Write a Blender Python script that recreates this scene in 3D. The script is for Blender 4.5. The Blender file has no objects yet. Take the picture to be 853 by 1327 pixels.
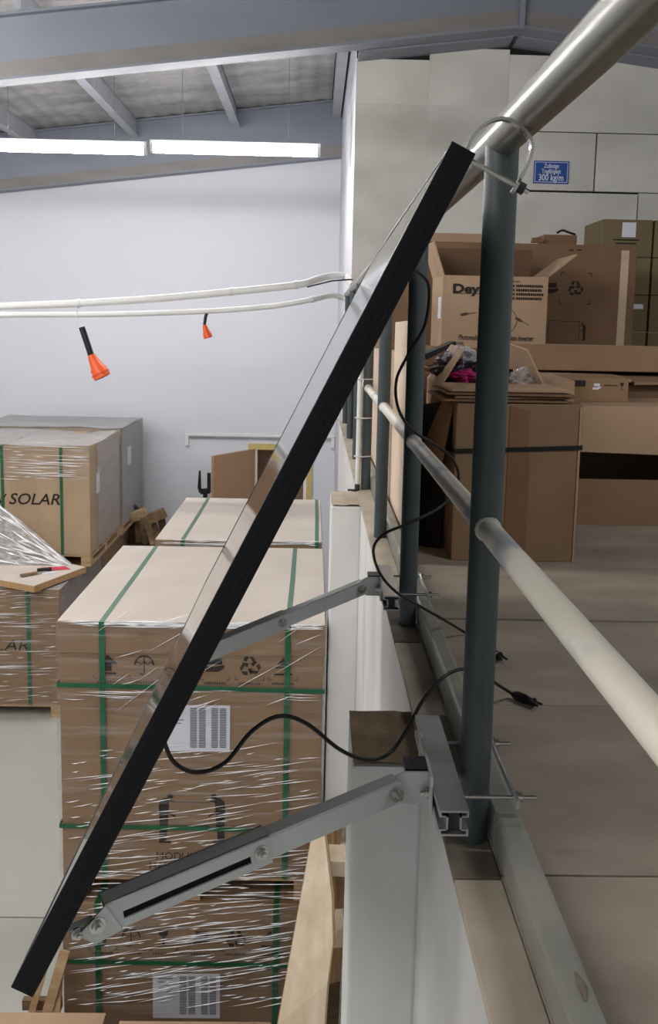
import bpy, math, random
from mathutils import Vector, Matrix, noise as mnoise

random.seed(11)
S = bpy.context.scene
COL = S.collection

# ------------------------------------------------------------------ camera
F, CX, CY, EYE = 1140.0, 426.5, 569.0, 0.80
def _basis():
    yd = Vector(((409 - CX) / F, (423 - CY) / F, 1)).normalized()
    r = math.radians(1.2)
    xd = Vector((math.cos(r), math.sin(r), 0)); xd = (xd - xd.dot(yd) * yd).normalized()
    zd = xd.cross(yd)
    if zd.y > 0: zd = -zd
    return xd, yd, zd                       # world axes seen in camera space (x right, y down, z forward)
XD, YD, ZD = _basis()
def at(x, y, X=None, Y=None, Z=None):
    """survey point: sight line through photo pixel (x, y) cut with a plane of known distance"""
    c = Vector(((x - CX) / F, (y - CY) / F, 1))
    d = Vector((c.dot(XD), c.dot(YD), c.dot(ZD)))
    t = Y / d.y if Y is not None else ((Z - EYE) / d.z if Z is not None else X / d.x)
    return Vector((0, 0, EYE)) + d * t
cam = bpy.data.cameras.new('camera')
cam.sensor_fit = 'AUTO'; cam.sensor_width = 36.0
cam.lens = 36.0 * F / 1327.0
cam.shift_y = -(663.5 - CY) / 1327.0
cam.clip_start = 0.02; cam.clip_end = 200
camo = bpy.data.objects.new('camera', cam); COL.objects.link(camo)
rows = [Vector((XD[i], YD[i], ZD[i])) for i in range(3)]
right, up, back = rows[0], -rows[1], -rows[2]
m = Matrix.Identity(4)
for i in range(3):
    m[i][0], m[i][1], m[i][2] = right[i], up[i], back[i]
m[2][3] = EYE
camo.matrix_world = m
S.camera = camo

# ------------------------------------------------------------------ world, exposure
S.view_settings.view_transform = 'Standard'
S.view_settings.look = 'None'
S.view_settings.gamma = 1.0
S.view_settings.use_curve_mapping = False
S.view_settings.exposure = 0.98
w = bpy.data.worlds.new('world'); S.world = w; w.use_nodes = True
w.node_tree.nodes['Background'].inputs[0].default_value = (0.74, 0.76, 0.80, 1)
w.node_tree.nodes['Background'].inputs[1].default_value = 0.26
TUBE_POWER = 38.0

# ------------------------------------------------------------------ materials
def lin(c):
    return tuple((v / 255 / 12.92 if v / 255 <= .04045 else ((v / 255 + .055) / 1.055) ** 2.4) for v in c) + (1,)
MATS = {}
def mat(name, rgb, rough=.6, metal=0, var=.12, scale=(6, 6, 6), bump=0., bscale=None, rgb2=None, detail=5, spec=.4, emit=None, thr=None):
    m = bpy.data.materials.new(name); m.use_nodes = True; MATS[name] = m
    nt = m.node_tree; N = nt.nodes; L = nt.links; b = N['Principled BSDF']
    b.inputs['Roughness'].default_value = rough; b.inputs['Metallic'].default_value = metal
    b.inputs['Specular IOR Level'].default_value = spec
    if emit:
        b.inputs['Emission Color'].default_value = lin(rgb); b.inputs['Emission Strength'].default_value = emit
    tc = N.new('ShaderNodeTexCoord'); mp = N.new('ShaderNodeMapping'); L.new(tc.outputs['Object'], mp.inputs[0])
    mp.inputs['Scale'].default_value = scale
    oi = N.new('ShaderNodeObjectInfo')
    add = N.new('ShaderNodeVectorMath'); add.operation = 'ADD'; L.new(mp.outputs[0], add.inputs[0]); L.new(oi.outputs['Random'], add.inputs[1])
    nz = N.new('ShaderNodeTexNoise'); nz.inputs['Scale'].default_value = 1; nz.inputs['Detail'].default_value = detail
    L.new(add.outputs[0], nz.inputs['Vector'])
    rp = N.new('ShaderNodeValToRGB')
    c = lin(rgb); c2 = lin(rgb2) if rgb2 else tuple(v * (1 - var * 1.6) for v in c[:3]) + (1,)
    hi = c if rgb2 else tuple(min(1, v * (1 + var * .6)) for v in c[:3]) + (1,)
    e = rp.color_ramp.elements
    e[0].position, e[1].position = thr if thr else (.3, .7)
    e[0].color, e[1].color = c2, hi
    L.new(nz.outputs['Fac'], rp.inputs[0]); L.new(rp.outputs[0], b.inputs['Base Color'])
    if bump:
        n2 = N.new('ShaderNodeTexNoise'); n2.inputs['Scale'].default_value = 1; n2.inputs['Detail'].default_value = 4
        mp2 = N.new('ShaderNodeMapping'); mp2.inputs['Scale'].default_value = bscale or tuple(s * 8 for s in scale)
        L.new(tc.outputs['Object'], mp2.inputs[0]); L.new(mp2.outputs[0], n2.inputs['Vector'])
        bp = N.new('ShaderNodeBump'); bp.inputs['Strength'].default_value = bump; bp.inputs['Distance'].default_value = .01
        L.new(n2.outputs['Fac'], bp.inputs['Height']); L.new(bp.outputs[0], b.inputs['Normal'])
    return m
def film_mat(name, base, streak, scale, tint=(235, 238, 242), rough=.12):
    """clear stretch film: mostly see-through, a gloss coat, milky along its stretched pleats, the streaks doubling as painted highlights"""
    m = bpy.data.materials.new(name); m.use_nodes = True; MATS[name] = m
    nt = m.node_tree; N = nt.nodes; L = nt.links
    for n in list(N): N.remove(n)
    out = N.new('ShaderNodeOutputMaterial')
    tc = N.new('ShaderNodeTexCoord'); mp = N.new('ShaderNodeMapping'); mp.inputs['Scale'].default_value = scale
    mp.inputs['Rotation'].default_value = (0, .06, 0)
    L.new(tc.outputs['Object'], mp.inputs[0])
    nz = N.new('ShaderNodeTexNoise'); nz.inputs['Scale'].default_value = 1; nz.inputs['Detail'].default_value = 6; nz.inputs['Roughness'].default_value = .62
    L.new(mp.outputs[0], nz.inputs['Vector'])
    rp = N.new('ShaderNodeValToRGB'); e = rp.color_ramp.elements
    e[0].position, e[1].position = .50, .78
    e[0].color = (base, base, base, 1); e[1].color = (streak, streak, streak, 1)
    L.new(nz.outputs['Fac'], rp.inputs[0])
    bp = N.new('ShaderNodeBump'); bp.inputs['Strength'].default_value = .8; bp.inputs['Distance'].default_value = .02
    L.new(nz.outputs['Fac'], bp.inputs['Height'])
    tr = N.new('ShaderNodeBsdfTransparent'); tr.inputs[0].default_value = (.96, .96, .97, 1)
    gl = N.new('ShaderNodeBsdfPrincipled'); gl.inputs['Base Color'].default_value = lin(tint); gl.inputs['Roughness'].default_value = rough
    gl.inputs['Specular IOR Level'].default_value = 1.0
    L.new(bp.outputs[0], gl.inputs['Normal'])
    mx = N.new('ShaderNodeMixShader'); L.new(rp.outputs[0], mx.inputs[0]); L.new(tr.outputs[0], mx.inputs[1]); L.new(gl.outputs[0], mx.inputs[2])
    L.new(mx.outputs[0], out.inputs[0])
    return m
mat('wall_white', (208, 210, 217), .75, var=.02, scale=(.7, .7, .5), bump=.03, bscale=(30, 30, 30))
mat('parapet_white', (222, 221, 218), .6, rgb2=(194, 193, 188), scale=(3, 3, 1.2), bump=.08, bscale=(20, 20, 20), thr=(.25, .5))
mat('wall_beige', (226, 224, 217), .85, rgb2=(200, 198, 190), scale=(1.4, 1.4, 2.2), bump=.12, bscale=(22, 22, 22))
mat('gap_dark', (30, 29, 28), .9, var=.1)
mat('coping', (194, 183, 164), .8, rgb2=(158, 148, 131), scale=(9, 5, 9), bump=.1)
mat('coping_worn', (132, 122, 107), .85, rgb2=(98, 90, 79), scale=(12, 8, 12), bump=.15)
mat('rubble_top', (150, 130, 104), .9, rgb2=(112, 95, 74), scale=(22, 14, 22), bump=.25)
mat('floor_hall', (178, 178, 170), .45, var=.06, scale=(.8, .8, .8))
mat('floor_mezz', (170, 159, 144), .85, rgb2=(134, 125, 111), scale=(2.4, 5, 2), bump=.2, bscale=(50, 90, 50), detail=10)
mat('beam_blue', (134, 139, 150), .55, var=.06, scale=(1.2, 3, 3))
mat('beam_tan', (140, 136, 134), .7, var=.1, scale=(2, 6, 6))
mat('roof_sheet', (188, 187, 184), .9, rgb2=(138, 137, 136), scale=(1.2, 3.5, 3), detail=8, bump=.2, bscale=(14, 14, 14))
mat('purlin_grey', (168, 172, 178), .6, var=.08)
mat('post_paint', (74, 83, 84), .45, rgb2=(60, 69, 71), scale=(20, 20, 4), bump=.02)
mat('handrail_steel', (150, 151, 145), .32, metal=.6, rgb2=(138, 136, 126), scale=(18, 3, 18), bump=.02)
mat('midrail_worn', (214, 208, 194), .5, rgb2=(160, 170, 182), scale=(10, 7, 10), thr=(.34, .5))
mat('toe_paint', (154, 152, 141), .5, rgb2=(118, 121, 116), scale=(12, 6, 14), bump=.05)
mat('alu', (190, 192, 194), .34, metal=.85, var=.05, scale=(3, 60, 60))
mat('alu_dull', (186, 190, 188), .45, metal=.25, var=.05, scale=(8, 8, 8))
mat('alu_web', (172, 174, 172), .5, metal=.25, var=.05)
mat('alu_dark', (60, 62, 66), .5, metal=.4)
mat('steel', (196, 194, 188), .25, metal=.95, var=.08, scale=(60, 60, 60))
mat('black_frame', (11, 12, 16), .45, var=.1, scale=(30, 30, 30), spec=.25)
mat('black_plastic', (18, 18, 19), .5, var=.1)
mat('backsheet', (24, 24, 26), .6)
mat('glass_pv', (20, 24, 36), .05, var=.1, scale=(6, 6, 6), spec=.6)
def card(name, a, b_=None):
    mat(name, a, .8, rgb2=b_ or tuple(int(v * .9) for v in a), scale=(3, 3, 2), bump=.05, bscale=(90, 90, 8), spec=.25)
card('card_main', (150, 123, 94)); card('card_top', (206, 197, 188), (196, 186, 176))
card('card_far', (180, 156, 128)); card('card_mezz', (148, 121, 93)); card('card_light', (180, 152, 124)); card('card_dark', (128, 100, 76))
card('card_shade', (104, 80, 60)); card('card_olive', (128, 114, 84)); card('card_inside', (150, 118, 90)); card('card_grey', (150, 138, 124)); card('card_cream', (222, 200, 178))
mat('tape_brown', (132, 98, 70), .35, var=.12, scale=(5, 5, 5))
mat('tape_clear', (196, 172, 144), .25, var=.1)
mat('ink', (40, 34, 30), .8, var=.1)
mat('ink_faded', (84, 66, 52), .85, var=.1)
mat('strap_green', (36, 104, 68), .35, rgb2=(26, 82, 54), scale=(6, 6, 6))
mat('strap_faded', (128, 160, 138), .4, var=.08)
mat('strap_black', (16, 16, 16), .7)
mat('paper', (222, 224, 232), .7, var=.03)
mat('ink_grey', (96, 98, 112), .8)
mat('wood', (196, 168, 130), .75, rgb2=(156, 126, 90), scale=(5, 30, 30), bump=.15, bscale=(10, 80, 80))
mat('wood_old', (150, 124, 94), .85, rgb2=(104, 82, 60), scale=(8, 20, 20), bump=.2)
mat('wood_dark', (98, 78, 60), .85, rgb2=(66, 52, 40), scale=(8, 20, 20))
mat('ply_face', (236, 222, 198), .65, rgb2=(212, 190, 158), scale=(14, 14, 2.2), bump=.05)
mat('ply_edge', (176, 146, 106), .8, rgb2=(112, 84, 56), scale=(70, 70, 3))
mat('particle', (196, 158, 112), .7, rgb2=(166, 130, 90), scale=(40, 40, 40))
mat('door_brown', (166, 132, 100), .55, var=.05, scale=(3, 3, 1))
mat('door_yellow', (190, 170, 108), .5, var=.05)
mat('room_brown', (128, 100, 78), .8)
mat('pipe_white', (224, 224, 222), .4, var=.04)
mat('tie_white', (220, 220, 215), .5, var=.02)
mat('orange', (236, 96, 46), .4, var=.06)
mat('sign_blue', (22, 78, 160), .45, var=.05)
mat('sign_white', (228, 232, 240), .6, var=.02)
mat('pink', (190, 50, 118), .5, var=.2, scale=(12, 12, 12))
mat('bag_dark', (34, 32, 40), .35, rgb2=(62, 40, 62), scale=(20, 20, 20))
mat('red_print', (214, 70, 90), .6)
mat('tube_housing', (214, 216, 220), .45, var=.03)
mat('tube_light', (255, 252, 250), .5, var=0, emit=TUBE_POWER)
film_mat('film', .022, .30, (2.2, 3, 34))
film_mat('film_side', .34, .6, (6, 3, 14), tint=(214, 218, 224))
film_mat('film_top', .45, .75, (3, 16, 10), tint=(222, 226, 232), rough=.2)
film_mat('film_sheet', .42, .97, (10, 10, 26), rough=.1)
film_mat('bag_clear', .25, .7, (16, 16, 16))
mat('pleat_glint', (246, 247, 248), .12, var=.02, spec=1.0)  # near-white so the film folds carry painted glints

# ------------------------------------------------------------------ mesh helpers
class MB:
    def __init__(s): s.v, s.f, s.sm = [], [], []
    def add(s, vs, fs, smooth=False):
        n = len(s.v); s.v += [Vector(p) for p in vs]
        for f in fs: s.f.append(tuple(i + n for i in f)); s.sm.append(smooth)
        return s
    def hexa(s, c):                       # c: 4 bottom corners ccw, 4 top corners
        return s.add(c, [(3, 2, 1, 0), (4, 5, 6, 7), (0, 1, 5, 4), (1, 2, 6, 5), (2, 3, 7, 6), (3, 0, 4, 7)])
    def box(s, a, b):
        (x0, y0, z0), (x1, y1, z1) = a, b
        return s.hexa([(x0, y0, z0), (x1, y0, z0), (x1, y1, z0), (x0, y1, z0), (x0, y0, z1), (x1, y0, z1), (x1, y1, z1), (x0, y1, z1)])
    def obox(s, o, ex, ey, ez):           # oriented box: corner o and three edge vectors
        o, ex, ey, ez = map(Vector, (o, ex, ey, ez))
        return s.hexa([o, o + ex, o + ex + ey, o + ey, o + ez, o + ex + ez, o + ex + ey + ez, o + ey + ez])
    def bar(s, p, q, w_, h_, up_=(0, 0, 1)):   # square bar centred on the line p-q
        p, q = Vector(p), Vector(q); d = (q - p); u = d.normalized()
        sd = u.cross(Vector(up_)).normalized(); t = sd.cross(u).normalized()
        return s.obox(p - sd * w_ / 2 - t * h_ / 2, sd * w_, d, t * h_)
    def tube(s, pts, r, n=10, caps=True):
        pts = [Vector(p) for p in pts]; rs = r if isinstance(r, (list, tuple)) else [r] * len(pts)
        t = (pts[1] - pts[0]).normalized(); a = t.cross(Vector((0, 0, 1)))
        if a.length < .05: a = t.cross(Vector((1, 0, 0)))
        a.normalize(); rings = []
        for i, p in enumerate(pts):
            t = (pts[min(i + 1, len(pts) - 1)] - pts[max(i - 1, 0)]).normalized()
            a = (a - a.dot(t) * t).normalized(); b = t.cross(a)
            rings.append([p + (a * math.cos(2 * math.pi * k / n) + b * math.sin(2 * math.pi * k / n)) * rs[i] for k in range(n)])
        vs = [v for g in rings for v in g]; fs = []
        for i in range(len(pts) - 1):
            for k in range(n):
                fs.append((i * n + k, i * n + (k + 1) % n, (i + 1) * n + (k + 1) % n, (i + 1) * n + k))
        s.add(vs, fs, True)
        if caps:
            s.add(rings[0], [tuple(range(n - 1, -1, -1))]); s.add(rings[-1], [tuple(range(n))])
        return s
    def prism(s, pts, ext):
        pts = [Vector(p) for p in pts]; n = len(pts); e = Vector(ext)
        nrm = Vector()
        for i in range(n): nrm += pts[i].cross(pts[(i + 1) % n])
        if nrm.dot(e) > 0: pts = pts[::-1]
        s.add(pts + [p + e for p in pts], [tuple(range(n)), tuple(range(2 * n - 1, n - 1, -1))] + [((i + 1) % n, i, n + i, n + (i + 1) % n) for i in range(n)])
        return s
    def poly(s, pts): return s.add(pts, [tuple(range(len(pts)))])
    def grid(s, fn, nu, nv, smooth=True):
        vs = [fn(i / nu, j / nv) for j in range(nv + 1) for i in range(nu + 1)]
        return s.add(vs, [(j * (nu + 1) + i, j * (nu + 1) + i + 1, (j + 1) * (nu + 1) + i + 1, (j + 1) * (nu + 1) + i) for j in range(nv) for i in range(nu)], smooth)
def spline(pts, k=8):
    pts = [Vector(p) for p in pts]; P_ = [pts[0] * 2 - pts[1]] + pts + [pts[-1] * 2 - pts[-2]]; out = []
    for i in range(1, len(P_) - 2):
        a, b, c, d = P_[i - 1:i + 3]
        for j in range(k):
            t = j / k
            out.append(.5 * ((2 * b) + (c - a) * t + (2 * a - 5 * b + 4 * c - d) * t * t + (3 * b - a - 3 * c + d) * t ** 3))
    return out + [pts[-1]]
WL = {}
def obj(name, mb, mt, parent=None, bevel=0., label=None, kind=None):
    lo = Vector([min(v[i] for v in mb.v) for i in range(3)]); hi = Vector([max(v[i] for v in mb.v) for i in range(3)])
    org = Vector(((lo.x + hi.x) / 2, (lo.y + hi.y) / 2, lo.z))
    me = bpy.data.meshes.new(name); me.from_pydata([v - org for v in mb.v], [], mb.f)
    me.polygons.foreach_set('use_smooth', mb.sm); me.update()
    me.materials.append(MATS[mt])
    o = bpy.data.objects.new(name, me); COL.objects.link(o)
    WL[o] = org
    if parent: o.parent = parent; o.location = org - WL[parent]
    else: o.location = org
    if bevel:
        md = o.modifiers.new('bevel', 'BEVEL'); md.width = bevel; md.segments = 2; md.limit_method = 'ANGLE'
    if label: o['label'] = label
    if kind: o['kind'] = kind
    return o
def tag(o, label, cat, group=None):
    o['label'] = label; o['category'] = cat
    if group: o['group'] = group
    return o
def thing(name, label, cat, loc, group=None):
    o = bpy.data.objects.new(name, None); COL.objects.link(o); o.location = loc; WL[o] = Vector(loc); o.empty_display_size = .1
    return tag(o, label, cat, group)
def struct(name, mb, mt, bevel=0.): return obj(name, mb, mt, None, bevel, kind='structure')
def bx(a, b): return MB().box(a, b)
def share(src, name, parent, delta):
    o = bpy.data.objects.new(name, src.data); COL.objects.link(o); WL[o] = WL[src] + Vector(delta)
    o.parent = parent; o.location = WL[o] - (WL[parent] if parent else Vector())
    for md in src.modifiers:
        n = o.modifiers.new(md.name, md.type); n.width = md.width; n.segments = md.segments; n.limit_method = md.limit_method
    return o
def text_mb(s, size, o, u, v, shear=0., spacing=1., width=None, bold=0.):
    c = bpy.data.curves.new('t', 'FONT'); c.body = s; c.size = 1; c.shear = shear; c.space_character = spacing; c.offset = bold
    c.resolution_u = 3
    t = bpy.data.objects.new('t', c); me = bpy.data.meshes.new_from_object(t)
    o, u, v = Vector(o), Vector(u), Vector(v); mb = MB()
    xs = [p.co.x for p in me.vertices]; k = size
    ku = k if width is None else width / (max(xs) - min(xs)); x0 = min(xs)
    mb.add([o + u * (p.co.x - x0) * ku + v * p.co.y * k for p in me.vertices], [tuple(p.vertices) for p in me.polygons])
    bpy.data.objects.remove(t); bpy.data.curves.remove(c); bpy.data.meshes.remove(me)
    return mb
X3, Y3, Z3 = Vector((1, 0, 0)), Vector((0, 1, 0)), Vector((0, 0, 1))

# ------------------------------------------------------------------ setting
HF = -3.03                                           # hall floor level; mezzanine floor is 0
fh = struct('floor', bx((-9, -3, HF - .1), (.22, 12.3, HF - .012)), 'gap_dark')
fj = at(50, 1190, Z=HF).y
for a, b in ((-3, fj), (fj + .014, 12.3)): obj('floor_slab', bx((-9, a, HF - .012), (.22, b, HF)), 'floor_hall', fh)
# far wall with a door opening
dx0, dx1 = at(322, 600, Y=12).x + .06, at(405, 600, Y=12).x - .06
dtop = at(360, 580, Y=12).z
wf = struct('wall_far', MB().box((-9, 12, HF), (dx0, 12.15, 3.9)).box((dx1, 12, HF), (.6, 12.15, 3.9)).box((dx0, 12, dtop), (dx1, 12.15, 3.9)), 'wall_white')
for za, zb_ in ((at(200, 472, Y=12).z, at(200, 274, Y=12).z), (at(200, 274, Y=12).z, 3.9)):
    obj('wall_panel', bx((-8.99, 11.994, za + .002), (.299, 12, zb_ - .002)), 'wall_white', wf)
struct('wall_left', bx((-9.15, -3, HF), (-9, 12.15, 3.6)), 'wall_white')
wp = struct('wall_pier', bx((.30, 7.64, HF), (.50, 12, 3.9)), 'wall_white')
# beige mezzanine back wall: slabs with joints
wm = struct('wall_mezzanine', bx((.302, 7.62, -.1), (6, 7.66, 3.12)), 'gap_dark')
def slab(x0, z0, x1, z1, t=.03, g=.006):
    obj('wall_panel', bx((x0 + g / 2, 7.62 - t, z0 + g / 2), (x1 - g / 2, 7.62, z1 - g / 2)), 'wall_beige', wm)
xs = [at(px, 200, Y=7.6).x for px in (457, 553, 655, 772)]
z1, z2, z3 = at(560, 137, Y=7.6).z, at(760, 172, Y=7.6).z, at(760, 249, Y=7.6).z
xr = at(828, 249, Y=7.6).x
slab(.298, -.1, xs[1], z1, g=.001); slab(.298, z1, xs[1], 3.0, g=.001)
slab(xs[1], -.1, xs[2], z1, g=.001); slab(xs[1], z1, xs[2], 3.10, g=.001)
slab(xs[2], z2, 6, 3.06, .034, .002); slab(xs[2], z3, xs[3], z2, .030, .014); slab(xs[3], z3, 6, z2, .030, .014)
slab(xs[2], -.1, xr, z3, .028, .02); slab(xr, -.1, 6, z3, .030, .001)
# parapet (mezzanine edge) with pilasters and coping pieces
pa = struct('wall_parapet', bx((.222, -3, HF), (.285, 7.58, -.012)), 'parapet_white')
def pilaster(y0, y1, zt0, zt1):
    mb = MB(); n = 7; top = []
    vs = []; fs = []
    for j in range(n + 1):
        for i in range(n + 1):
            u, v = i / n, j / n
            e = .005 * mnoise.noise(Vector((u * 4, v * 4 + y0 * 3, 2))) + .003 * mnoise.noise(Vector((u * 13, v * 13, y0)))
            vs.append((.088 + .136 * u, y0 + (y1 - y0) * v, zt0 + (zt1 - zt0) * v + (0 if u > .9 else e)))
    fs = [(j * (n + 1) + i, j * (n + 1) + i + 1, (j + 1) * (n + 1) + i + 1, (j + 1) * (n + 1) + i) for j in range(n) for i in range(n)]
    p = obj('pilaster', MB().hexa([(.082, y0, HF), (.224, y0, HF), (.224, y1, HF), (.082, y1, HF), (.088, y0, zt0 - .008), (.224, y0, zt0 - .008), (.224, y1, zt1 - .008), (.088, y1, zt1 - .008)]), 'parapet_white', pa, .008)
    obj('rough_top', MB().add(vs, fs, True), 'rubble_top' if y0 < 3 else 'coping', p)
pilaster(1.60, 1.81, -.030, -.022)
pilaster(3.94, 4.25, -.004, 0)
for a, b, mt in ((-3, 1.195, 'coping'), (1.2, 1.74, 'coping_worn'), (1.745, 2.17, 'coping'), (2.175, 2.50, 'coping_worn'), (2.505, 4.2, 'coping'), (4.205, 7.58, 'coping')):
    obj('coping_strip', bx((.219, a, -.012), (.289, b, 0)), mt, pa, .002)
# mezzanine floor boards
fl = struct('floor_mezzanine', bx((.285, -3, -.2), (6, 7.6, -.012)), 'gap_dark')
for a, b in ((-3, 1.205), (1.21, 1.80), (1.803, 2.355), (2.373, 4.4), (4.405, 7.59)):
    obj('floor_panel', bx((.290, a, -.012), (6, b, 0)), 'floor_mezz', fl, .0015)
# roof: rafters, purlins, sheets
AP, SL = 1.57, .122
def zb(x): return 3.0 + SL * (min(x, AP) - .3) - SL * max(0, x - AP)
def rafter(y, label, xl, xr_, dep=.48):
    t = thing('roof_beam', label, 'beam', (AP, y, zb(AP)))
    for a, b in ((xl, AP - .02), (AP + .02, xr_)):
        if b <= a: continue
        def run(y0, y1, z0, z1_, nm, mt):
            obj(nm, MB().hexa([(a, y0, zb(a) + z0), (b, y0, zb(b) + z0), (b, y1, zb(b) + z0), (a, y1, zb(a) + z0),
                               (a, y0, zb(a) + z1_), (b, y0, zb(b) + z1_), (b, y1, zb(b) + z1_), (a, y1, zb(a) + z1_)]), mt, t)
        run(y - .09, y + .09, 0, .018, 'bottom_flange', 'beam_blue')
        run(y - .045, y + .045, .018, .15, 'flange_fillet', 'beam_tan')
        run(y - .03, y + .03, .15, dep, 'web', 'beam_blue')
        run(y - .09, y + .09, dep, dep + .02, 'top_flange', 'beam_blue')
    if xr_ > AP: obj('apex_plate', bx((AP - .02, y - .10, zb(AP) - .01), (AP + .02, y + .10, zb(AP) + .50)), 'beam_blue', t)
    return t
rf = rafter(7.3, 'large blue-grey roof beam crossing the top of the picture above the beige wall', -9, 6)
rafter(11.88, 'further blue-grey roof beam on top of the white hall wall behind the tube lamps', -9, .30, .70)
for a, b in ((.31, AP - .02), (AP + .02, 6)):
    obj('wall_plate', MB().hexa([(a, 7.40, zb(a) - .012), (b, 7.40, zb(b) - .012), (b, 7.615, zb(b) - .03), (a, 7.615, zb(a) - .03),
                                 (a, 7.40, zb(a) + .04), (b, 7.40, zb(b) + .04), (b, 7.615, zb(b) + .04), (a, 7.615, zb(a) + .04)]), 'beam_blue', rf)
cl = struct('ceiling', MB().hexa([(-9, -3, zb(-9) + .76), (AP, -3, zb(AP) + .76), (AP, 12.2, zb(AP) + .76), (-9, 12.2, zb(-9) + .76),
                                  (-9, -3, zb(-9) + .84), (AP, -3, zb(AP) + .84), (AP, 12.2, zb(AP) + .84), (-9, 12.2, zb(-9) + .84)])
            .hexa([(AP, -3, zb(AP) + .76), (6, -3, zb(6) + .76), (6, 12.2, zb(6) + .76), (AP, 12.2, zb(AP) + .76),
                   (AP, -3, zb(AP) + .84), (6, -3, zb(6) + .84), (6, 12.2, zb(6) + .84), (AP, 12.2, zb(AP) + .84)]), 'gap_dark')
PX = [-8.9, -7.6, -6.3, -5.0, -3.7, -2.4, -1.1, .2]
for a, b in zip(PX[:-1], PX[1:]):
    for y0, y1 in ((7.32, 9.6), (9.6, 11.9)):
        n = 14
        def f(u, v):
            x = a + .04 + (b - a - .08) * u; y = y0 + (y1 - y0) * v
            return Vector((x, y, zb(x) + .735 + .008 * math.sin(u * 6 * math.pi * 2)))
        obj('roof_sheet', MB().grid(f, 48, 1), 'roof_sheet', cl)
for x in PX:
    for y0, y1 in ((7.35, 11.85),):
        obj('purlin', MB().hexa([(x - .03, y0, zb(x) + .505), (x + .03, y0, zb(x) + .505), (x + .03, y1, zb(x) + .505), (x - .03, y1, zb(x) + .505),
                                 (x - .03, y0, zb(x) + .75), (x + .03, y0, zb(x) + .75), (x + .03, y1, zb(x) + .75), (x - .03, y1, zb(x) + .75)]), 'purlin_grey', cl)
        obj('purlin_lip', bx((x + .03, y0, zb(x) + .505), (x + .075, y1, zb(x) + .515)), 'purlin_grey', cl)
# door in the far wall
dr = struct('door_1', MB().box((dx0 - .06, 11.97, HF), (dx0 + .02, 12.16, dtop + .05)).box((dx1 - .02, 11.97, HF), (dx1 + .06, 12.16, dtop + .05)).box((dx0 + .02, 11.97, dtop - .03), (dx1 - .02, 12.16, dtop + .05)), 'door_yellow')
dl = at(274, 600, Y=11.3)
p0 = Vector((dx0 + .0, 11.965, HF + .02)); d_ = Vector((at(274, 600, Y=11.25).x - p0.x, 11.25 - p0.y, 0))
nn = Vector((-d_.y, d_.x, 0)).normalized() * .04
leaf = obj('door_leaf', MB().obox(p0, d_, nn, Z3 * (dtop - HF - .04)), 'door_brown', dr)
obj('door_handle', MB().tube([p0 + d_ * .9 - nn * .2 + Z3 * 1.05, p0 + d_ * .9 - nn * 1.6 + Z3 * 1.05, p0 + d_ * .75 - nn * 1.6 + Z3 * 1.05], .01, 8), 'steel', leaf)
for a in (dx0 + .02, dx1 - .06): obj('door_edge', bx((a, 11.985, HF), (a + .04, 12.15, dtop - .03)), 'pipe_white', dr)
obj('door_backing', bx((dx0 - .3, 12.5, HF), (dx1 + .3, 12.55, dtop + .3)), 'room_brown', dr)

# ------------------------------------------------------------------ tube lamps
def tube_lamp(x0, x1, y, z, label, nsusp=True):
    t = thing('tube_lamp', label, 'lamp', ((x0 + x1) / 2, y, z - .05), 'tube lamps hung in a row under the roof')
    obj('housing', MB().prism([(x0, y - .035, z + .028), (x0, y + .035, z + .028), (x0, y + .022, z + .07), (x0, y - .022, z + .07)], (x1 - x0, 0, 0)), 'tube_housing', t)
    n = 10; prof = [(x0 + .03, y + .045 * math.cos(math.pi + math.pi * k / n), z + .028 + .075 * math.sin(math.pi + math.pi * k / n)) for k in range(n + 1)]
    obj('diffuser', MB().prism(prof, (x1 - x0 - .06, 0, 0)), 'tube_light', t)
    for a in (x0, x1 - .03):
        obj('end_cap', MB().prism([(a, y + .049 * math.cos(math.pi + math.pi * k / n), z + .03 + .08 * math.sin(math.pi + math.pi * k / n)) for k in range(n + 1)], (.03, 0, 0)), 'tube_housing', t)
    for a in (x0 + .3, x1 - .3):
        obj('hanger_wire', MB().tube([(a, y, z + .07), (a, y, zb(a) + .74)], .0025, 6), 'steel', t)
    return t
tube_lamp(-3.18, -1.600, 8.5, 2.40, 'lit white tube lamp, left of the two under the far roof beam')
tube_lamp(-1.570, .015, 8.5, 2.42, 'lit white tube lamp, right of the two, ending near the beige pier')
for k, (x, y, lb) in enumerate(((-6.4, 8.5, 'added tube lamp further along the row beyond the left edge'), (-3.9, 3.2, 'added tube lamp of the row overhead, out of the picture'),
                                (-2.3, 3.2, 'added tube lamp overhead nearest the railing, out of the picture'), (-5.5, 3.2, 'added tube lamp overhead furthest from the railing, out of the picture'),
                                (1.7, 1.1, 'added tube lamp over the mezzanine, out of the picture'),
                                (-2.6, .0, 'added tube lamp of the row level with the viewer, out of the picture'),
                                (-4.4, .0, 'added tube lamp level with the viewer, nearer the left wall, out of view'),
                                (-7.2, .8, 'added tube lamp by the left hall wall, out of the picture'), (-4.3, 5.8, 'added tube lamp over the left stacks, out of the picture'),
                                (-4.2, -1.9, 'added tube lamp behind the viewer, out of the picture'), (-7.2, 5.4, 'added tube lamp by the left hall wall, further along, out of the picture'))):
    tube_lamp(x, x + 1.58, y, 2.40, lb)  # unseen lamps added to brighten hall and mezzanine

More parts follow.
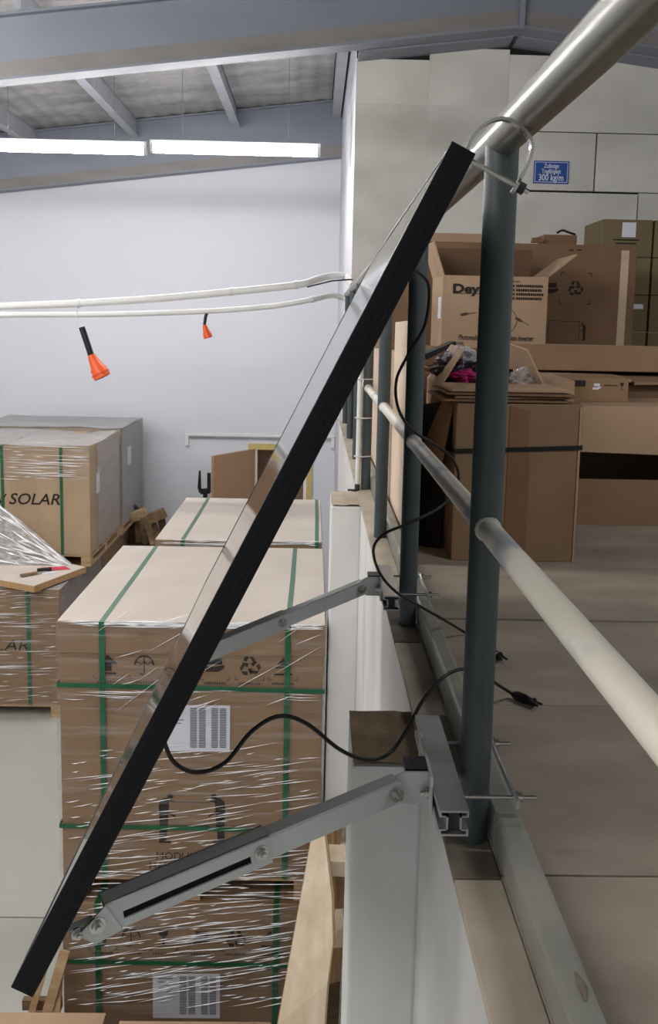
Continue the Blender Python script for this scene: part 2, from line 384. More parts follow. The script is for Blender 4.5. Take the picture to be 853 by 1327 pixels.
# ------------------------------------------------------------------ railing
RX, PY = .264, [1.305 + 1.005 * i for i in range(-2, 7)]
rl = thing('steel_railing', 'painted steel tube railing with round posts along the mezzanine edge', 'railing', (RX, 3, 0))
HZ, MZ = 1.074, .504
obj('handrail', MB().tube([(RX, -1.2, HZ)] + [(RX, y, HZ) for y in (0, 1, 2, 3, 4, 5, 6, 7)] + [(RX, 7.585, HZ)], .0265, 24), 'handrail_steel', rl, label='shiny bare steel handrail tube')
obj('mid_rail', MB().tube([(RX, -1.2, MZ), (RX, 1, MZ), (RX, 3, MZ), (RX, 5, MZ), (RX, 7.585, MZ)], .0175, 18), 'midrail_worn', rl, label='thin worn pale middle rail')
p1 = obj('post', MB().tube([(RX, PY[2], 0), (RX, PY[2], .4), (RX, PY[2], HZ - .008)], .0242, 20), 'post_paint', rl)
for i, y in enumerate(PY):
    if i != 2: share(p1, 'post', rl, (0, y - PY[2], 0))
    for k in (-1, 1): obj('weld_collar', MB().tube([(RX, y + .028 * k, MZ), (RX, y + .021 * k, MZ)], [.0185, .0205], 14), 'midrail_worn', rl)
obj('toe_rail', bx((.290, -3, 0), (.331, 1.262, .062)), 'toe_paint', rl, .008)
obj('toe_rail', bx((.291, 1.268, 0), (.331, 7.58, .062)), 'toe_paint', rl, .008)
obj('paint_chip', MB().tube([(.314, .885, .062), (.317, .905, .064), (.316, .93, .062)], [.0015, .0045, .0015], 6), 'coping_worn', rl)
# white conduit tied to the fourth post
cp = thing('conduit_pipe', 'thin white conduit pipe tied upright to a railing post', 'pipe', (RX - .04, PY[5] - .06, 0))
obj('pipe', MB().tube([(RX - .042, PY[5] - .03, .02), (RX - .042, PY[5] - .03, .9)], .012, 12), 'pipe_white', cp)
obj('elbow', MB().tube(spline([(RX - .042, PY[5] - .03, .03), (RX - .044, PY[5] - .035, .0), (RX - .06, PY[5] - .05, -.005), (RX - .09, PY[5] - .05, -.005)]), .014, 10), 'alu_dark', cp)
for z in (.17, .36, .55):
    obj('cable_tie', MB().tube([(RX - .06, PY[5] - .045, z), (RX - .02, PY[5] - .05, z), (RX + .024, PY[5] - .025, z), (RX + .026, PY[5] + .02, z), (RX - .02, PY[5] + .03, z), (RX - .06, PY[5] - .02, z), (RX - .06, PY[5] - .045, z)], .003, 6), 'tie_white', cp)

# ------------------------------------------------------------------ solar panel
NB, NT = at(13.5, 1280, Y=.99), at(586, 182, Y=.99)
U = (NT - NB).normalized(); W_ = (NT - NB).length
V = Vector((.0128, 1, -.002)).normalized()
NRM = V.cross(U).normalized()
if NRM.x > 0: NRM = -NRM                              # glass side: out over the hall
LN, TH = 1.722, .030
sp = thing('solar_panel', 'black framed solar panel leaning outward from the railing, seen edge-on', 'solar panel', NB)
def pp(u, v, n): return NB + U * u + V * v + NRM * n
def pbox(u0, u1, v0, v1, n0, n1):
    return MB().obox(pp(u0, v0, n0), U * (u1 - u0), V * (v1 - v0), NRM * (n1 - n0))
for nm, a in (('frame_side', (0, W_, 0, .011)), ('frame_side', (0, W_, LN - .011, LN)), ('frame_end', (0, .011, .011, LN - .011)), ('frame_end', (W_ - .011, W_, .011, LN - .011))):
    f = obj(nm, pbox(*a, -TH, 0), 'black_frame', sp, .0012)
for k in (.3, .55, .78):                              # grooves extruded along the near frame side
    obj('frame_rib', pbox(.004, W_ - .004, -.0012, 0, -TH * k - .0014, -TH * k + .0014), 'black_frame', sp)
for v0 in (.011, LN - .035): obj('inner_flange', pbox(.011, W_ - .011, v0, v0 + .024, -TH, -TH + .002), 'black_frame', sp)
obj('glass', pbox(.011, W_ - .011, .011, LN - .011, -.005, -.0012), 'glass_pv', sp)
obj('backsheet', pbox(.011, W_ - .011, .011, LN - .011, -.0066, -.0052), 'backsheet', sp)
for v0 in (.62, .86, 1.10):
    j = obj('junction_box', pbox(.52, .60, v0 - .05, v0 + .05, -.024, -.0068), 'black_plastic', sp, .004)
def connector(a, b, cable, male):
    a, b = Vector(a), Vector(b); d = b - a
    L_ = [a + d * t for t in (0, .12, .18, .5, .55, .75, .78)]
    c = obj('connector', MB().tube(L_, [.005, .009, .0105, .0105, .009, .009, .011], 10), 'black_plastic', cable)
    sd = d.normalized().cross(Z3).normalized() * .006
    for k in (-1, 1): obj('connector_prong', MB().tube([a + d * .76 + sd * k, b + sd * k * 1.2], [.0035, .0025], 6), 'black_plastic', c)
    obj('connector_pin', MB().tube([a + d * .76, a + d * .9], .003, 6), 'steel', c)
c1 = [at(530, 348, Y=1.75), at(541, 352, Y=1.80), at(556, 372, Y=1.86), at(551, 420, Y=1.9), at(530, 458, Y=1.92), at(514, 492, Y=1.93), at(516, 528, Y=1.94),
      at(533, 556, Y=1.95), at(560, 574, Y=1.96), at(582, 590, Y=1.98), at(594, 612, Y=2.0), at(590, 638, Y=1.98), at(566, 660, Y=1.93), at(530, 678, Y=1.90), at(498, 692, Y=1.9), at(484, 712, Y=1.93),
      at(492, 742, Y=2.0), at(512, 766, Y=2.03), at(540, 783, Y=2.04), at(570, 800, Y=2.05), at(600, 818, Z=.014), at(625, 835, Z=.012)]
cb = obj('cable', MB().tube(spline(c1, 7), .0034, 9), 'black_plastic', sp, label='black cable looping over the railing to the floor')
connector(at(625, 835, Z=.014), at(654, 855, Z=.012), cb, False)
c2 = [at(205, 925, Y=1.22), at(212, 958, Y=1.24), at(226, 988, Y=1.26), at(256, 1001, Y=1.27), at(292, 988, Y=1.28), at(326, 948, Y=1.29), at(362, 928, Y=1.30), at(398, 938, Y=1.32),
      at(440, 971, Y=1.36), at(476, 985, Y=1.42), at(505, 976, Y=1.47), at(528, 945, Y=1.50), at(548, 908, Y=1.53), at(574, 878, Y=1.56), at(600, 867, Y=1.60), at(625, 874, Y=1.66), at(645, 887, Y=1.74), at(664, 899, Z=.012)]
cb = obj('cable', MB().tube(spline(c2, 7), .0034, 9), 'black_plastic', sp, label='black cable sagging in front of the cartons to the floor')
connector(at(664, 899, Z=.012), at(700, 914, Z=.012), cb, True)

# ------------------------------------------------------------------ struts, clamps
def bolt(p, d, r, h, parent, mt='steel', name='bolt'):
    p, d = Vector(p), Vector(d).normalized()
    b = obj(name, MB().tube([p, p + d * h], r, 6), mt, parent)
    obj('washer', MB().tube([p - d * .001, p + d * .0018], r * 1.45, 14), mt, b)
    obj('bolt_end', MB().tube([p + d * h, p + d * (h + r * .7)], r * .55, 10), mt, b)
    return b
def strut(A, B, label, slot=True):
    """telescopic aluminium channel from hinge A at the panel up to bracket B at the clamp profile"""
    A, B = Vector(A), Vector(B); d = B - A; L_ = d.length; d.normalize()
    sd = Z3.cross(d).normalized(); n = d.cross(sd).normalized()       # sd points away from the viewer, n up
    if n.z < 0: n = -n
    if sd.y < 0: sd = -sd
    t = thing('support_strut', label, 'strut', A, 'struts holding the panel out from the railing')
    h, w_ = .042, .028; k = .53 * L_; hh = h / 2                       # lower sleeve runs to k
    def fb(a0, a1, n0, n1, y0, y1): return MB().obox(A + d * a0 + n * n0 + sd * y0, d * (a1 - a0), sd * (y1 - y0), n * (n1 - n0))
    s0, s1, sw = .040, k - .030, .0055
    o0, o1 = .005, .0
    q = [(.02, hh), (s0, hh), (s1, hh), (k, hh), (k, -hh), (s1, -hh), (s0, -hh), (.02, -hh), (s0, sw - .004), (s1, sw - .004), (s1, -sw - .004), (s0, -sw - .004)]
    vs = [A + d * u + n * v + sd * y for y in (-w_ / 2, -w_ / 2 + .003) for u, v in q]
    fs = [(0, 7, 6, 11, 8, 1), (1, 8, 9, 2), (2, 9, 10, 5, 4, 3), (6, 5, 10, 11)]
    rim = [(0, 1, 2, 3, 4, 5, 6, 7), (8, 11, 10, 9)]
    al = fs + [tuple(i + 12 for i in f[::-1]) for f in fs]
    for r in rim:
        for i in range(len(r)): al.append((r[i], r[(i + 1) % len(r)], r[(i + 1) % len(r)] + 12, r[i] + 12))
    if slot: obj('slotted_cheek', MB().add(vs, al), 'alu_dull', t)
    else: obj('near_cheek', fb(.02, k, -hh, hh, -w_ / 2, -w_ / 2 + .003), 'alu_dull', t)
    obj('top_web', fb(.02, k, hh - .003, hh, -w_ / 2, w_ / 2), 'alu_web', t)
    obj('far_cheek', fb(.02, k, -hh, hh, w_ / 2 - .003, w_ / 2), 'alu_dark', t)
    obj('sleeve_liner', fb(.03, k - .02, -hh + .002, hh - .004, -.006, -.003), 'black_plastic', t)
    tail = [A - d * .018 + n * -.004, A + d * .02 + n * hh, A + d * .05 + n * hh, A + d * .05 - n * hh, A - n * (hh + .004)]
    obj('hinge_lug', MB().prism([p + sd * (-w_ / 2 - .003) for p in (tail[0], tail[1], A + d * .036 - n * hh, tail[4])], sd * .0028), 'alu_dull', t)
    obj('inner_arm', fb(k - .018, L_ - .004, -hh + .003, hh - .006, -w_ / 2 + .0035, w_ / 2 - .0035), 'alu_dull', t, .001)
    obj('arm_top', fb(k + .001, L_ - .008, hh - .0055, hh - .002, -w_ / 2 + .003, w_ / 2 - .003), 'alu_web', t)
    bolt(A + sd * (-w_ / 2 - .003) + d * .006, -sd, .0075, .006, t)
    bolt(A + d * (k - .014) + sd * (-w_ / 2), -sd, .0075, .006, t)
    bolt(A + d * (L_ - .016) + sd * (-w_ / 2), -sd, .0075, .006, t)
    obj('panel_bracket', MB().obox(A - d * .026 - n * .012 + sd * (-w_ / 2 + .004), d * .03, sd * .012, n * .015), 'alu_dull', t)
    bolt(A - d * .018 + sd * (-w_ / 2 + .003) - n * .004, -sd, .0055, .006, t)
    y = B.y + .02
    obj('angle_bracket', MB().prism([(B.x - .018, y - .0225, B.z - .016), (B.x + .004, y - .0225, B.z - .026), (.1835, y - .0225, B.z - .026), (.1835, y - .0225, B.z + .024), (B.x + .004, y - .0225, B.z + .024), (B.x - .018, y - .0225, B.z + .012)], (0, .003, 0)), 'alu_dull', t)
    obj('bracket_flange', bx((.1805, y - .042, B.z - .034), (.1855, y + .10, B.z + .026)), 'alu_dull', t, .001)
    obj('bracket_cap', bx((B.x + .006, y - .016, B.z + .018), (.180, y + .024, B.z + .026)), 'black_plastic', t)
    bolt((.1805, y - .031, B.z - .004), (-1, 0, 0), .0065, .008, t)
    return t
def clamp(y0, y1, zc, py, label):
    t = thing('post_clamp', label, 'clamp', (RX, py, zc), 'profile clamps bolted round the posts')
    x0, x1, a, b = .186, .2275, zc - .019, zc + .019; w3 = .003
    m_ = MB()
    def run(u0, u1, v0, v1): m_.box((x0 + u0, y0, a + v0), (x0 + u1, y1, a + v1))
    Wd, Hd = x1 - x0, b - a
    run(0, Wd, Hd - w3, Hd); run(0, Wd, 0, w3)                       # top, bottom
    for s in (0, 1):
        def rs(u0, u1, v0, v1): run(u0 if not s else Wd - u1, u1 if not s else Wd - u0, v0, v1)
        rs(0, w3, Hd - .010, Hd - w3); rs(0, w3, w3, .010)            # lips beside the T-slot
        rs(.010, .0125, .008, Hd - .008); rs(w3, .0125, Hd - .010, Hd - .008); rs(w3, .0125, .008, .010)
    obj('profile_rail', m_, 'alu', t)
    obj('profile_core', bx((x0 + .0125, y0 + .01, a + w3), (x1 - .0125, y1, b - w3)), 'alu_dark', t)
    yr = (py - .105, py + .062); xp = RX + .0242 + .013; zr = b - .007
    pl = obj('back_plate', MB().hexa([(xp, yr[0] - .022, zr - .006), (xp + .005, yr[0] - .022, zr - .006), (xp + .005, yr[1] + .022, zr - .006), (xp, yr[1] + .022, zr - .006),
                             (xp, yr[0] - .022, zr + .006), (xp + .005, yr[0] - .022, zr + .006), (xp + .005, yr[1] + .022, zr + .006), (xp, yr[1] + .022, zr + .006)]), 'alu', t, .001)
    for yy in yr:
        r = obj('threaded_rod', MB().tube([(x1 - .002, yy, zr), (xp + .033, yy, zr)], .0032, 8), 'steel', t)
        obj('nut', MB().tube([(xp + .0055, yy, zr), (xp + .0125, yy, zr)], .0072, 6), 'steel', r)
        obj('washer', MB().tube([(xp + .0045, yy, zr), (xp + .006, yy, zr)], .0095, 14), 'steel', r)
clamp(1.150, 1.455, .114, PY[2], 'aluminium profile clamp bolted to the near railing post')
clamp(2.165, 2.46, .105, PY[3], 'aluminium profile clamp bolted to the second railing post')
strut(at(116, 1191, Y=1.035), at(520, 1019, Y=1.235), 'slotted grey aluminium strut to the near clamp, low in the picture')
strut(at(245, 854, Y=2.06), at(474, 759, Y=2.23), 'grey aluminium strut to the second clamp, half hidden behind the panel', False)
# pipe clamps on the handrail
def pipe_clamp(y, label):
    t = thing('pipe_clamp', label, 'clamp', (RX, y, HZ), 'loop clamps holding the panel to the handrail')
    o = Y3 * (y - 1.12); pts = [at(px, py, Y=1.12) + o for px, py in ((606, 205), (610, 188), (619, 173), (632, 161), (648, 155), (664, 158), (678, 168), (688, 184), (687, 200), (680, 218), (671, 234), (663, 247))]
    pts = spline(pts, 4); m_ = MB()
    for i in range(len(pts) - 1):
        d = (pts[i + 1] - pts[i]); o_ = Vector((-d.z, 0, d.x)).normalized() * .0040
        m_.hexa([pts[i], pts[i + 1], pts[i + 1] + Y3 * .012, pts[i] + Y3 * .012, pts[i] + o_, pts[i + 1] + o_, pts[i + 1] + o_ + Y3 * .012, pts[i] + o_ + Y3 * .012])
    obj('strap_loop', m_, 'steel', t)
    q0 = at(606, 206, Y=1.11) + o; q1 = at(685, 249, Y=1.11) + o
    r = obj('threaded_rod', MB().tube([q0, q1], .0034, 8), 'steel', t)
    d = (q1 - q0).normalized()
    obj('nut', MB().tube([q1 - d * .015, q1 - d * .006], .0075, 6), 'alu_dark', r)
    obj('washer', MB().tube([q1 - d * .019, q1 - d * .0155], .0100, 12), 'steel', r)
pipe_clamp(1.12, 'steel loop clamp round the handrail at the top of the near post')
pipe_clamp(2.36, 'further steel loop clamp on the handrail behind the panel')

# ------------------------------------------------------------------ printed marks (flat ink on cartons)
def mark(kind, s):
    """outlines of a printed symbol in a box about s wide, centred at 0"""
    P_ = []
    def rect(a, b, c, d): P_.append([(a * s, b * s), (c * s, b * s), (c * s, d * s), (a * s, d * s)])
    def ring(cx, cy, r0, r1, a0, a1, n=10):
        A = [math.radians(a0 + (a1 - a0) * i / n) for i in range(n + 1)]
        for i in range(n):
            P_.append([(s * (cx + r * math.cos(t)), s * (cy + r * math.sin(t))) for r, t in ((r0, A[i]), (r1, A[i]), (r1, A[i + 1]), (r0, A[i + 1]))])
    if kind == 'up':
        P_.append([(s * x, s * y) for x, y in ((-.5, .08), (0, .55), (.5, .08), (.2, .08), (.2, -.35), (-.2, -.35), (-.2, .08))]); rect(-.45, -.55, .45, -.44)
    elif kind == 'umbrella':
        ring(0, .0, .46, .55, 0, 180); rect(-.03, -.42, .03, .5); ring(-.12, -.42, .09, .15, 180, 360, 6)
        for k in (-.36, 0, .36): ring(k, 0, .13, .18, 0, 180, 5)
    elif kind == 'glass':
        P_.append([(s * x, s * y) for x, y in ((-.3, .5), (.3, .5), (.22, .12), (.05, 0), (.05, -.42), (.26, -.5), (-.26, -.5), (-.05, -.42), (-.05, 0), (-.22, .12))])
    elif kind == 'hands':
        rect(-.38, .08, .38, .42); P_.append([(s * x, s * y) for x, y in ((-.5, -.05), (-.1, -.05), (.5, .05), (.5, -.12), (.15, -.34), (-.5, -.34))])
    elif kind == 'recycle':
        for k in range(3):
            r = math.radians(120 * k); c_, s_ = math.cos(r), math.sin(r)
            for poly in (((-.46, -.30), (-.12, -.30), (-.12, -.50), (-.34, -.50)), ((-.46, -.28), (-.22, .12), (-.36, .20), (-.56, -.12)), ((-.42, .22), (-.06, .16), (-.16, -.08))):
                P_.append([(s * (x * c_ - y * s_), s * (x * s_ + y * c_ + .0)) for x, y in poly])
    elif kind == 'stack':
        rect(-.5, -.5, .5, -.40); rect(-.45, -.1, .45, -.02); P_.append([(s * x, s * y) for x, y in ((0, .5), (.3, .1), (-.3, .1))]); rect(-.3, .14, .3, .2)
    elif kind == 'corner':
        for sx in (-1, 1):
            for sy in (-1, 1):
                x0, x1 = sorted((sx * .8, sx * .6)); y0, y1 = sorted((sy * .8, sy * .76)); rect(x0, y0, x1, y1)
                x0, x1 = sorted((sx * .8, sx * .76)); y0, y1 = sorted((sy * .8, sy * .6)); rect(x0, y0, x1, y1)
    elif kind == 'caption':
        for i in range(9):
            x = -.6 + i * .135; rect(x, -.07, x + .09, .07 if i % 3 else .04)
    return P_
def decal(name, polys, o, u, v, mt, parent, label=None, off=.0012):
    o, u, v = Vector(o), Vector(u).normalized(), Vector(v).normalized(); n = u.cross(v); mb = MB()
    for p in polys: mb.poly([o + u * a + v * b + n * off for a, b in p])
    return obj(name, mb, mt, parent, label=label)
def person_icon(flip, s):
    """flat pictogram of a bending carrier"""
    k = -1 if flip else 1; P_ = []
    def po(*q): P_.append([(k * x * s, y * s) for x, y in q])
    P_.append([(k * (.14 + .115 * math.cos(2 * math.pi * i / 12)) * s, (.86 + .115 * math.sin(2 * math.pi * i / 12)) * s) for i in range(12)])
    po((-.30, .35), (.08, .35), (.10, .62), (.06, .82), (-.10, .80), (-.26, .66))
    po((-.28, .36), (.08, .36), (.04, -.35), (-.02, -.92), (-.28, -.92), (-.26, -.3)); po((-.28, -.92), (.16, -.92), (.16, -1.0), (-.30, -1.0))
    po((.02, .70), (.30, .70), (.30, .66), (.04, .62)); po((.04, .30), (.34, .10), (.34, .04), (.0, .20))
    return P_
def label_sheet(o, w_, h_, parent):
    """paper sheet with two printed columns; o is the top left corner on a face looking to -Y"""
    o = Vector(o)
    s_ = obj('label_sheet', MB().obox(o - Z3 * h_ - Y3 * .0012, X3 * w_, Y3 * .001, Z3 * h_), 'paper', parent, label='white paper label with two printed columns')
    P_ = []
    for c0, c1 in ((.40, .66), (.72, .97)):
        for i in range(24):
            y = -h_ * (.06 + i * .036)
            P_ += [[(w_ * (c0 + (c1 - c0) * q), y), (w_ * (c0 + (c1 - c0) * (q + .40)), y), (w_ * (c0 + (c1 - c0) * (q + .40)), y - h_ * .022), (w_ * (c0 + (c1 - c0) * q), y - h_ * .022)] for q in (0, .5)]
    for i in range(5):
        P_.append([(w_ * .08, -h_ * (.1 + i * .07)), (w_ * (.3 - .03 * (i % 3)), -h_ * (.1 + i * .07)), (w_ * (.3 - .03 * (i % 3)), -h_ * (.12 + i * .07)), (w_ * .08, -h_ * (.12 + i * .07))])
    mb = MB()
    for p in P_: mb.poly([o + X3 * a + Z3 * b - Y3 * .0022 for a, b in p])
    obj('printed_rows', mb, 'ink_grey', s_, kind='stuff')
def ribbon(pts, w_dir, w_, n_off=0):
    mb = MB(); d = Vector(w_dir) * w_ / 2
    for a, b in zip(pts[:-1], pts[1:]):
        a, b = Vector(a), Vector(b); nrm = (b - a).cross(Vector(w_dir)).normalized() * .0012
        mb.hexa([a - d, b - d, b + d, a + d, a - d + nrm, b - d + nrm, b + d + nrm, a + d + nrm])
    return mb
def pleats(parent, x0, x1, y, z0, z1, n, slope, seed, lmin=.05, lmax=.3, wid=.0035, dens=None):
    """raised pleats of the stretch film, whitened to stand in for their highlights, on a face looking to -Y (too many and fine to count)"""
    rnd = random.Random(seed); mb = MB()
    for i in range(n):
        L_ = lmin + (lmax - lmin) * rnd.random() ** 2; x = rnd.uniform(x0, x1 - L_ * .6); z = z0 + (z1 - z0) * (rnd.random() if not dens else rnd.random() ** dens)
        q = slope * (.5 + rnd.random()); hgt = wid * (.25 + .6 * rnd.random()); bow = rnd.uniform(-.003, .003)
        xe = min(x + L_, x1); c = [(x, z), ((x + xe) / 2, z + q * (xe - x) / 2 + bow), (xe, z + q * (xe - x))]
        a, m_, b = [Vector((p, y, r)) for p, r in c]
        up_ = Vector((0, -.0035, hgt * .5)); dn = Vector((0, 0, -hgt * .5)); rg = Vector((0, -.006, 0))
        mb.add([a, m_ + Z3 * hgt * .5, b, m_ - Z3 * hgt * .5, m_ + rg], [(0, 4, 1), (1, 4, 2), (2, 4, 3), (3, 4, 0)])
    return obj('film_pleat_glints', mb, 'pleat_glint', parent, kind='stuff')
def pallet(x0, x1, y0, y1, z, label, cat='pallet', h=.125):
    t = thing('wooden_pallet', label, cat, ((x0 + x1) / 2, (y0 + y1) / 2, z), 'wooden pallets under the hall cartons')
    n = 6; bw = .10
    for i in range(3):
        c = x0 + .05 + (x1 - x0 - .1) * i / 2
        obj('bottom_board', bx((c - .05, y0, z), (c + .05, y1, z + .018)), 'wood', t)
        obj('stringer_board', bx((c - .05, y0, z + h - .038), (c + .05, y1, z + h - .02)), 'wood', t)
        for j in range(3):
            d = y0 + .055 + (y1 - y0 - .11) * j / 2
            obj('block', bx((c - .05, d - .055, z + .018), (c + .05, d + .055, z + h - .038)), 'wood', t)
    for i in range(n):
        d = y0 + .05 + (y1 - y0 - .1) * i / (n - 1)
        obj('deck_board', bx((x0, d - .05, z + h - .02), (x1, d + .05, z + h)), 'wood', t)
    return t
def carton(name, label, x0, x1, y0, y1, z0, z1, mt, group=None, top=None, cat='carton', bevel=.004, lid=0):
    t = thing(name, label, cat, ((x0 + x1) / 2, (y0 + y1) / 2, z0), group)
    obj('body', bx((x0, y0, z0), (x1, y1, z1 - lid)), mt, t, bevel)
    if lid: obj('lid', bx((x0 - .006, y0 - .006, z1 - lid), (x1 + .006, y1 + .006, z1)), mt, t, bevel)
    if top: obj('top_sheet', bx((x0 - .004, y0 - .004, z1), (x1 + .004, y1 + .004, z1 + .004)), top, t, .001)
    return t
def straps(t, x0, x1, y0, y1, z0, z1, xs, zs, w_=.022, mt='strap_green'):
    for x in xs:
        obj('strap', ribbon([(x, y0 - .002, z0), (x, y0 - .008, z1 + .004), (x + .002, (y0 + y1) / 2, z1 + .006), (x, y1 + .008, z1 + .004), (x, y1 + .002, z0)], X3, w_), mt, t)
    for z in zs:
        obj('strap', ribbon([(x1 + .009, y1, z - .01), (x1 + .009, y0 - .009, z - .016), ((x0 + x1) / 2, y0 - .011, z - .005), (x0 - .009, y0 - .009, z), (x0 - .009, y1, z)], Z3, w_ * .8), mt, t)

# ------------------------------------------------------------------ near pallet load of module cartons
BX0, BX1, BY0, BY1 = -1.150, .066, 3.90, 5.28
BZ0, BZ1 = -1.815, -.560
pallet(BX0, BX1, BY0, BY1, HF, 'wooden pallet on the hall floor carrying the near carton stack')
mid_pallet = pallet(BX0, BX1 - .02, BY0 + .01, BY1, BZ0 - .125, 'wooden pallet squeezed between the two near module cartons')
def front_prints(t, Y, row, xs_, size, sheet, faded=False):
    kinds = ['up', 'umbrella', 'glass', 'hands', 'recycle', 'stack']
    for k, x in zip(kinds, xs_):
        p = at(x, row + (x - 140) * .012, Y=Y)
        m_ = decal('printed_symbol', mark(k, size), p, X3, Z3, 'ink', t, off=.002)
        decal('frame_mark', mark('corner', size), p, X3, Z3, 'ink_faded', m_, off=.0022)
        decal('caption', mark('caption', size), p - Z3 * size * .98, X3, Z3, 'ink_faded', m_, off=.002)
    (a, b), (c, d) = sheet
    p, q = at(a, b, Y=Y), at(c, d, Y=Y)
    label_sheet(p - Y3 * .002, q.x - p.x, p.z - q.z, t)
t = carton('module_carton', 'large strapped module carton with the pale top, upper of the near stack', BX0, BX1, BY0, BY1, BZ0, BZ1, 'card_main', 'strapped solar module cartons', 'card_top', lid=.15)
xs_b = [at(133, 850, Y=BY0).x, at(373, 850, Y=BY0).x]
straps(t, BX0, BX1, BY0 - .006, BY1, BZ0, BZ1, xs_b, [at(80, 886, Y=BY0).z, at(80, 1068, Y=BY0).z], .026)
front_prints(t, BY0, 861, [140, 187, 234, 279, 324, 367], .085, ((212, 913), (298, 974)))
for x, fl_ in ((216, False), (282, True)):
    decal('printed_symbol', person_icon(fl_, .125), at(x, 1060, Y=BY0), X3, Z3, 'ink', t, off=.002)
p = at(222, 1040, Y=BY0); decal('printed_symbol', [[(.0, .0), (.18, .0), (.18, .006), (0, .006)], [(.0, -.12), (.18, -.12), (.18, -.114), (0, -.114)]], p, X3, Z3, 'ink_faded', t, off=.002)
tp = at(203, 1113, Y=BY0)
obj('printed_text', text_mb('MODULE', .052, tp - Y3 * .003, X3, Z3), 'ink', t)
obj('printed_text', text_mb('HANDLING', .052, at(194, 1126, Y=BY0) - Y3 * .003, X3, Z3), 'ink', t)
def film_shell(t, x0, x1, y0, y1, z0, z1, faces, mt, seed, amp=.006):
    """crinkled stretch film a finger off the carton"""
    mb = MB()
    def wob(p): return amp * mnoise.noise(Vector((p.x * 3 + seed, p.y * 3, p.z * 22)))
    if 'f' in faces: mb.grid(lambda u, v: (lambda p: p - Y3 * (.012 + wob(p)))(Vector((x0 - .01 + (x1 - x0 + .02) * u, y0, z0 + (z1 - z0) * v))), 16, 60)
    if 'r' in faces: mb.grid(lambda u, v: (lambda p: p + X3 * (.012 + wob(p)))(Vector((x1, y0 - .012 + (y1 - y0 + .02) * u, z0 + (z1 - z0) * v))), 16, 40)
    if 'l' in faces: mb.grid(lambda u, v: (lambda p: p - X3 * (.012 + wob(p)))(Vector((x0, y1 + (y0 - .012 - y1) * u, z0 + (z1 - z0) * v))), 16, 40)
    if 't' in faces: mb.grid(lambda u, v: (lambda p: p + Z3 * (.010 + wob(p)))(Vector((x0 - .01 + (x1 - x0 + .02) * u, y0 - .012 + (y1 - y0 + .02) * v, z1))), 24, 24)
    return obj('stretch_film', mb, mt, t)
film_shell(t, BX0, BX1, BY0, BY1, BZ0, BZ1 + .004, 'frl', 'film', 3)
Yf = BY0 - .014
pleats(t, BX0, BX1, Yf, BZ0 + .01, -1.17, 170, .14, 5, .04, .40, .0034)
pleats(t, BX0, BX1, Yf, BZ0, BZ0 + .04, 36, .02, 6, .06, .3, .0045)
pleats(t, BX0 + .1, BX1, Yf, -1.0, -.58, 26, .55, 7, .1, .4, .004)
pleats(t, BX0, BX1, Yf + .004, BZ1 - .02, BZ1 + .008, 70, 0, 8, .08, .5, .012)  # white ridges put in as the glint along the top front edge
pleats(t, BX0, BX1, Yf, -.93, -.86, 14, -.02, 9, .1, .4, .005)
pleats(mid_pallet, BX0, BX1, Yf, BZ0 - .10, BZ0 - .02, 34, .02, 16, .06, .3, .005)
LZ1 = BZ0 - .125
t = carton('module_carton', 'lower module carton under the near stack, heavily wrapped, cut by the bottom edge', BX0 - .008, BX1 - .07, BY0, BY1, HF + .125, LZ1 - .005, 'card_main', 'strapped solar module cartons', lid=.12)
straps(t, BX0 - .008, BX1 - .07, BY0 - .006, BY1, HF + .125, LZ1 - .006, [at(128, 1250, Y=BY0).x, at(357, 1250, Y=BY0).x], [at(80, 1243, Y=BY0).z], .026)
front_prints(t, BY0, 1214, [133, 170, 212, 262, 306, 350], .085, ((198, 1261), (285, 1319)))
film_shell(t, BX0 - .008, BX1 - .07, BY0, BY1, HF + .126, LZ1 - .006, 'frl', 'film', 9)
pleats(t, BX0, BX1 - .07, Yf, -2.5, LZ1, 210, .16, 12, .04, .42, .004)
# second load behind
CY0, CY1 = 5.46, 6.82
pallet(-.985, .06, CY0, CY1, HF, 'wooden pallet under the second carton stack, hidden behind the near one')
carton('module_carton', 'hidden lower module carton of the second stack behind the near one', -.985, .06, CY0, CY1, HF + .125, -1.82, 'card_main', 'strapped solar module cartons')
t = carton('module_carton', 'strapped module carton with pale top standing behind the near carton', -.985, .06, CY0, CY1, -1.82, BZ1, 'card_main', 'strapped solar module cartons', 'card_top', lid=.15)
straps(t, -.985, .06, CY0 - .006, CY1, -1.82, BZ1, [at(237, 690, Y=CY0).x, at(411, 690, Y=CY0).x], [-1.0], .026)
film_shell(t, -.985, .06, CY0, CY1, -1.82, BZ1 + .004, 'frl', 'film', 21)
pleats(t, -.985, .06, CY0 - .012, BZ1 - .03, BZ1 + .008, 40, 0, 22, .05, .4, .010)

# ------------------------------------------------------------------ far left loads
FX1 = -2.305; FX0 = FX1 - 1.75
UZ0, UZ1 = -1.617, -.484
LX1 = -2.405; LX0 = LX1 - 1.75; LT = -1.752
pallet(LX0, LX1, 8.2, 9.85, HF, 'wooden pallet on the hall floor under the left front carton')
pallet(LX0, LX1, 9.95, 11.6, HF, 'wooden pallet hidden under the left rear carton')
t = carton('module_carton', 'film-wrapped carton on the hall floor at the left edge, under the loose board', LX0, LX1, 8.2, 9.85, HF + .125, LT, 'card_main', 'strapped solar module cartons')
straps(t, LX0, LX1, 8.196, 9.85, HF + .125, LT, [at(38, 850, Y=8.2).x, at(38, 850, Y=8.2).x - 1.0], [], .035)
tp = at(38, 843, Y=8.2); obj('printed_text', text_mb('SOLAR', .155, tp - X3 * .565 - Y3 * .004, X3, Z3, shear=.25, width=.56), 'ink', t)
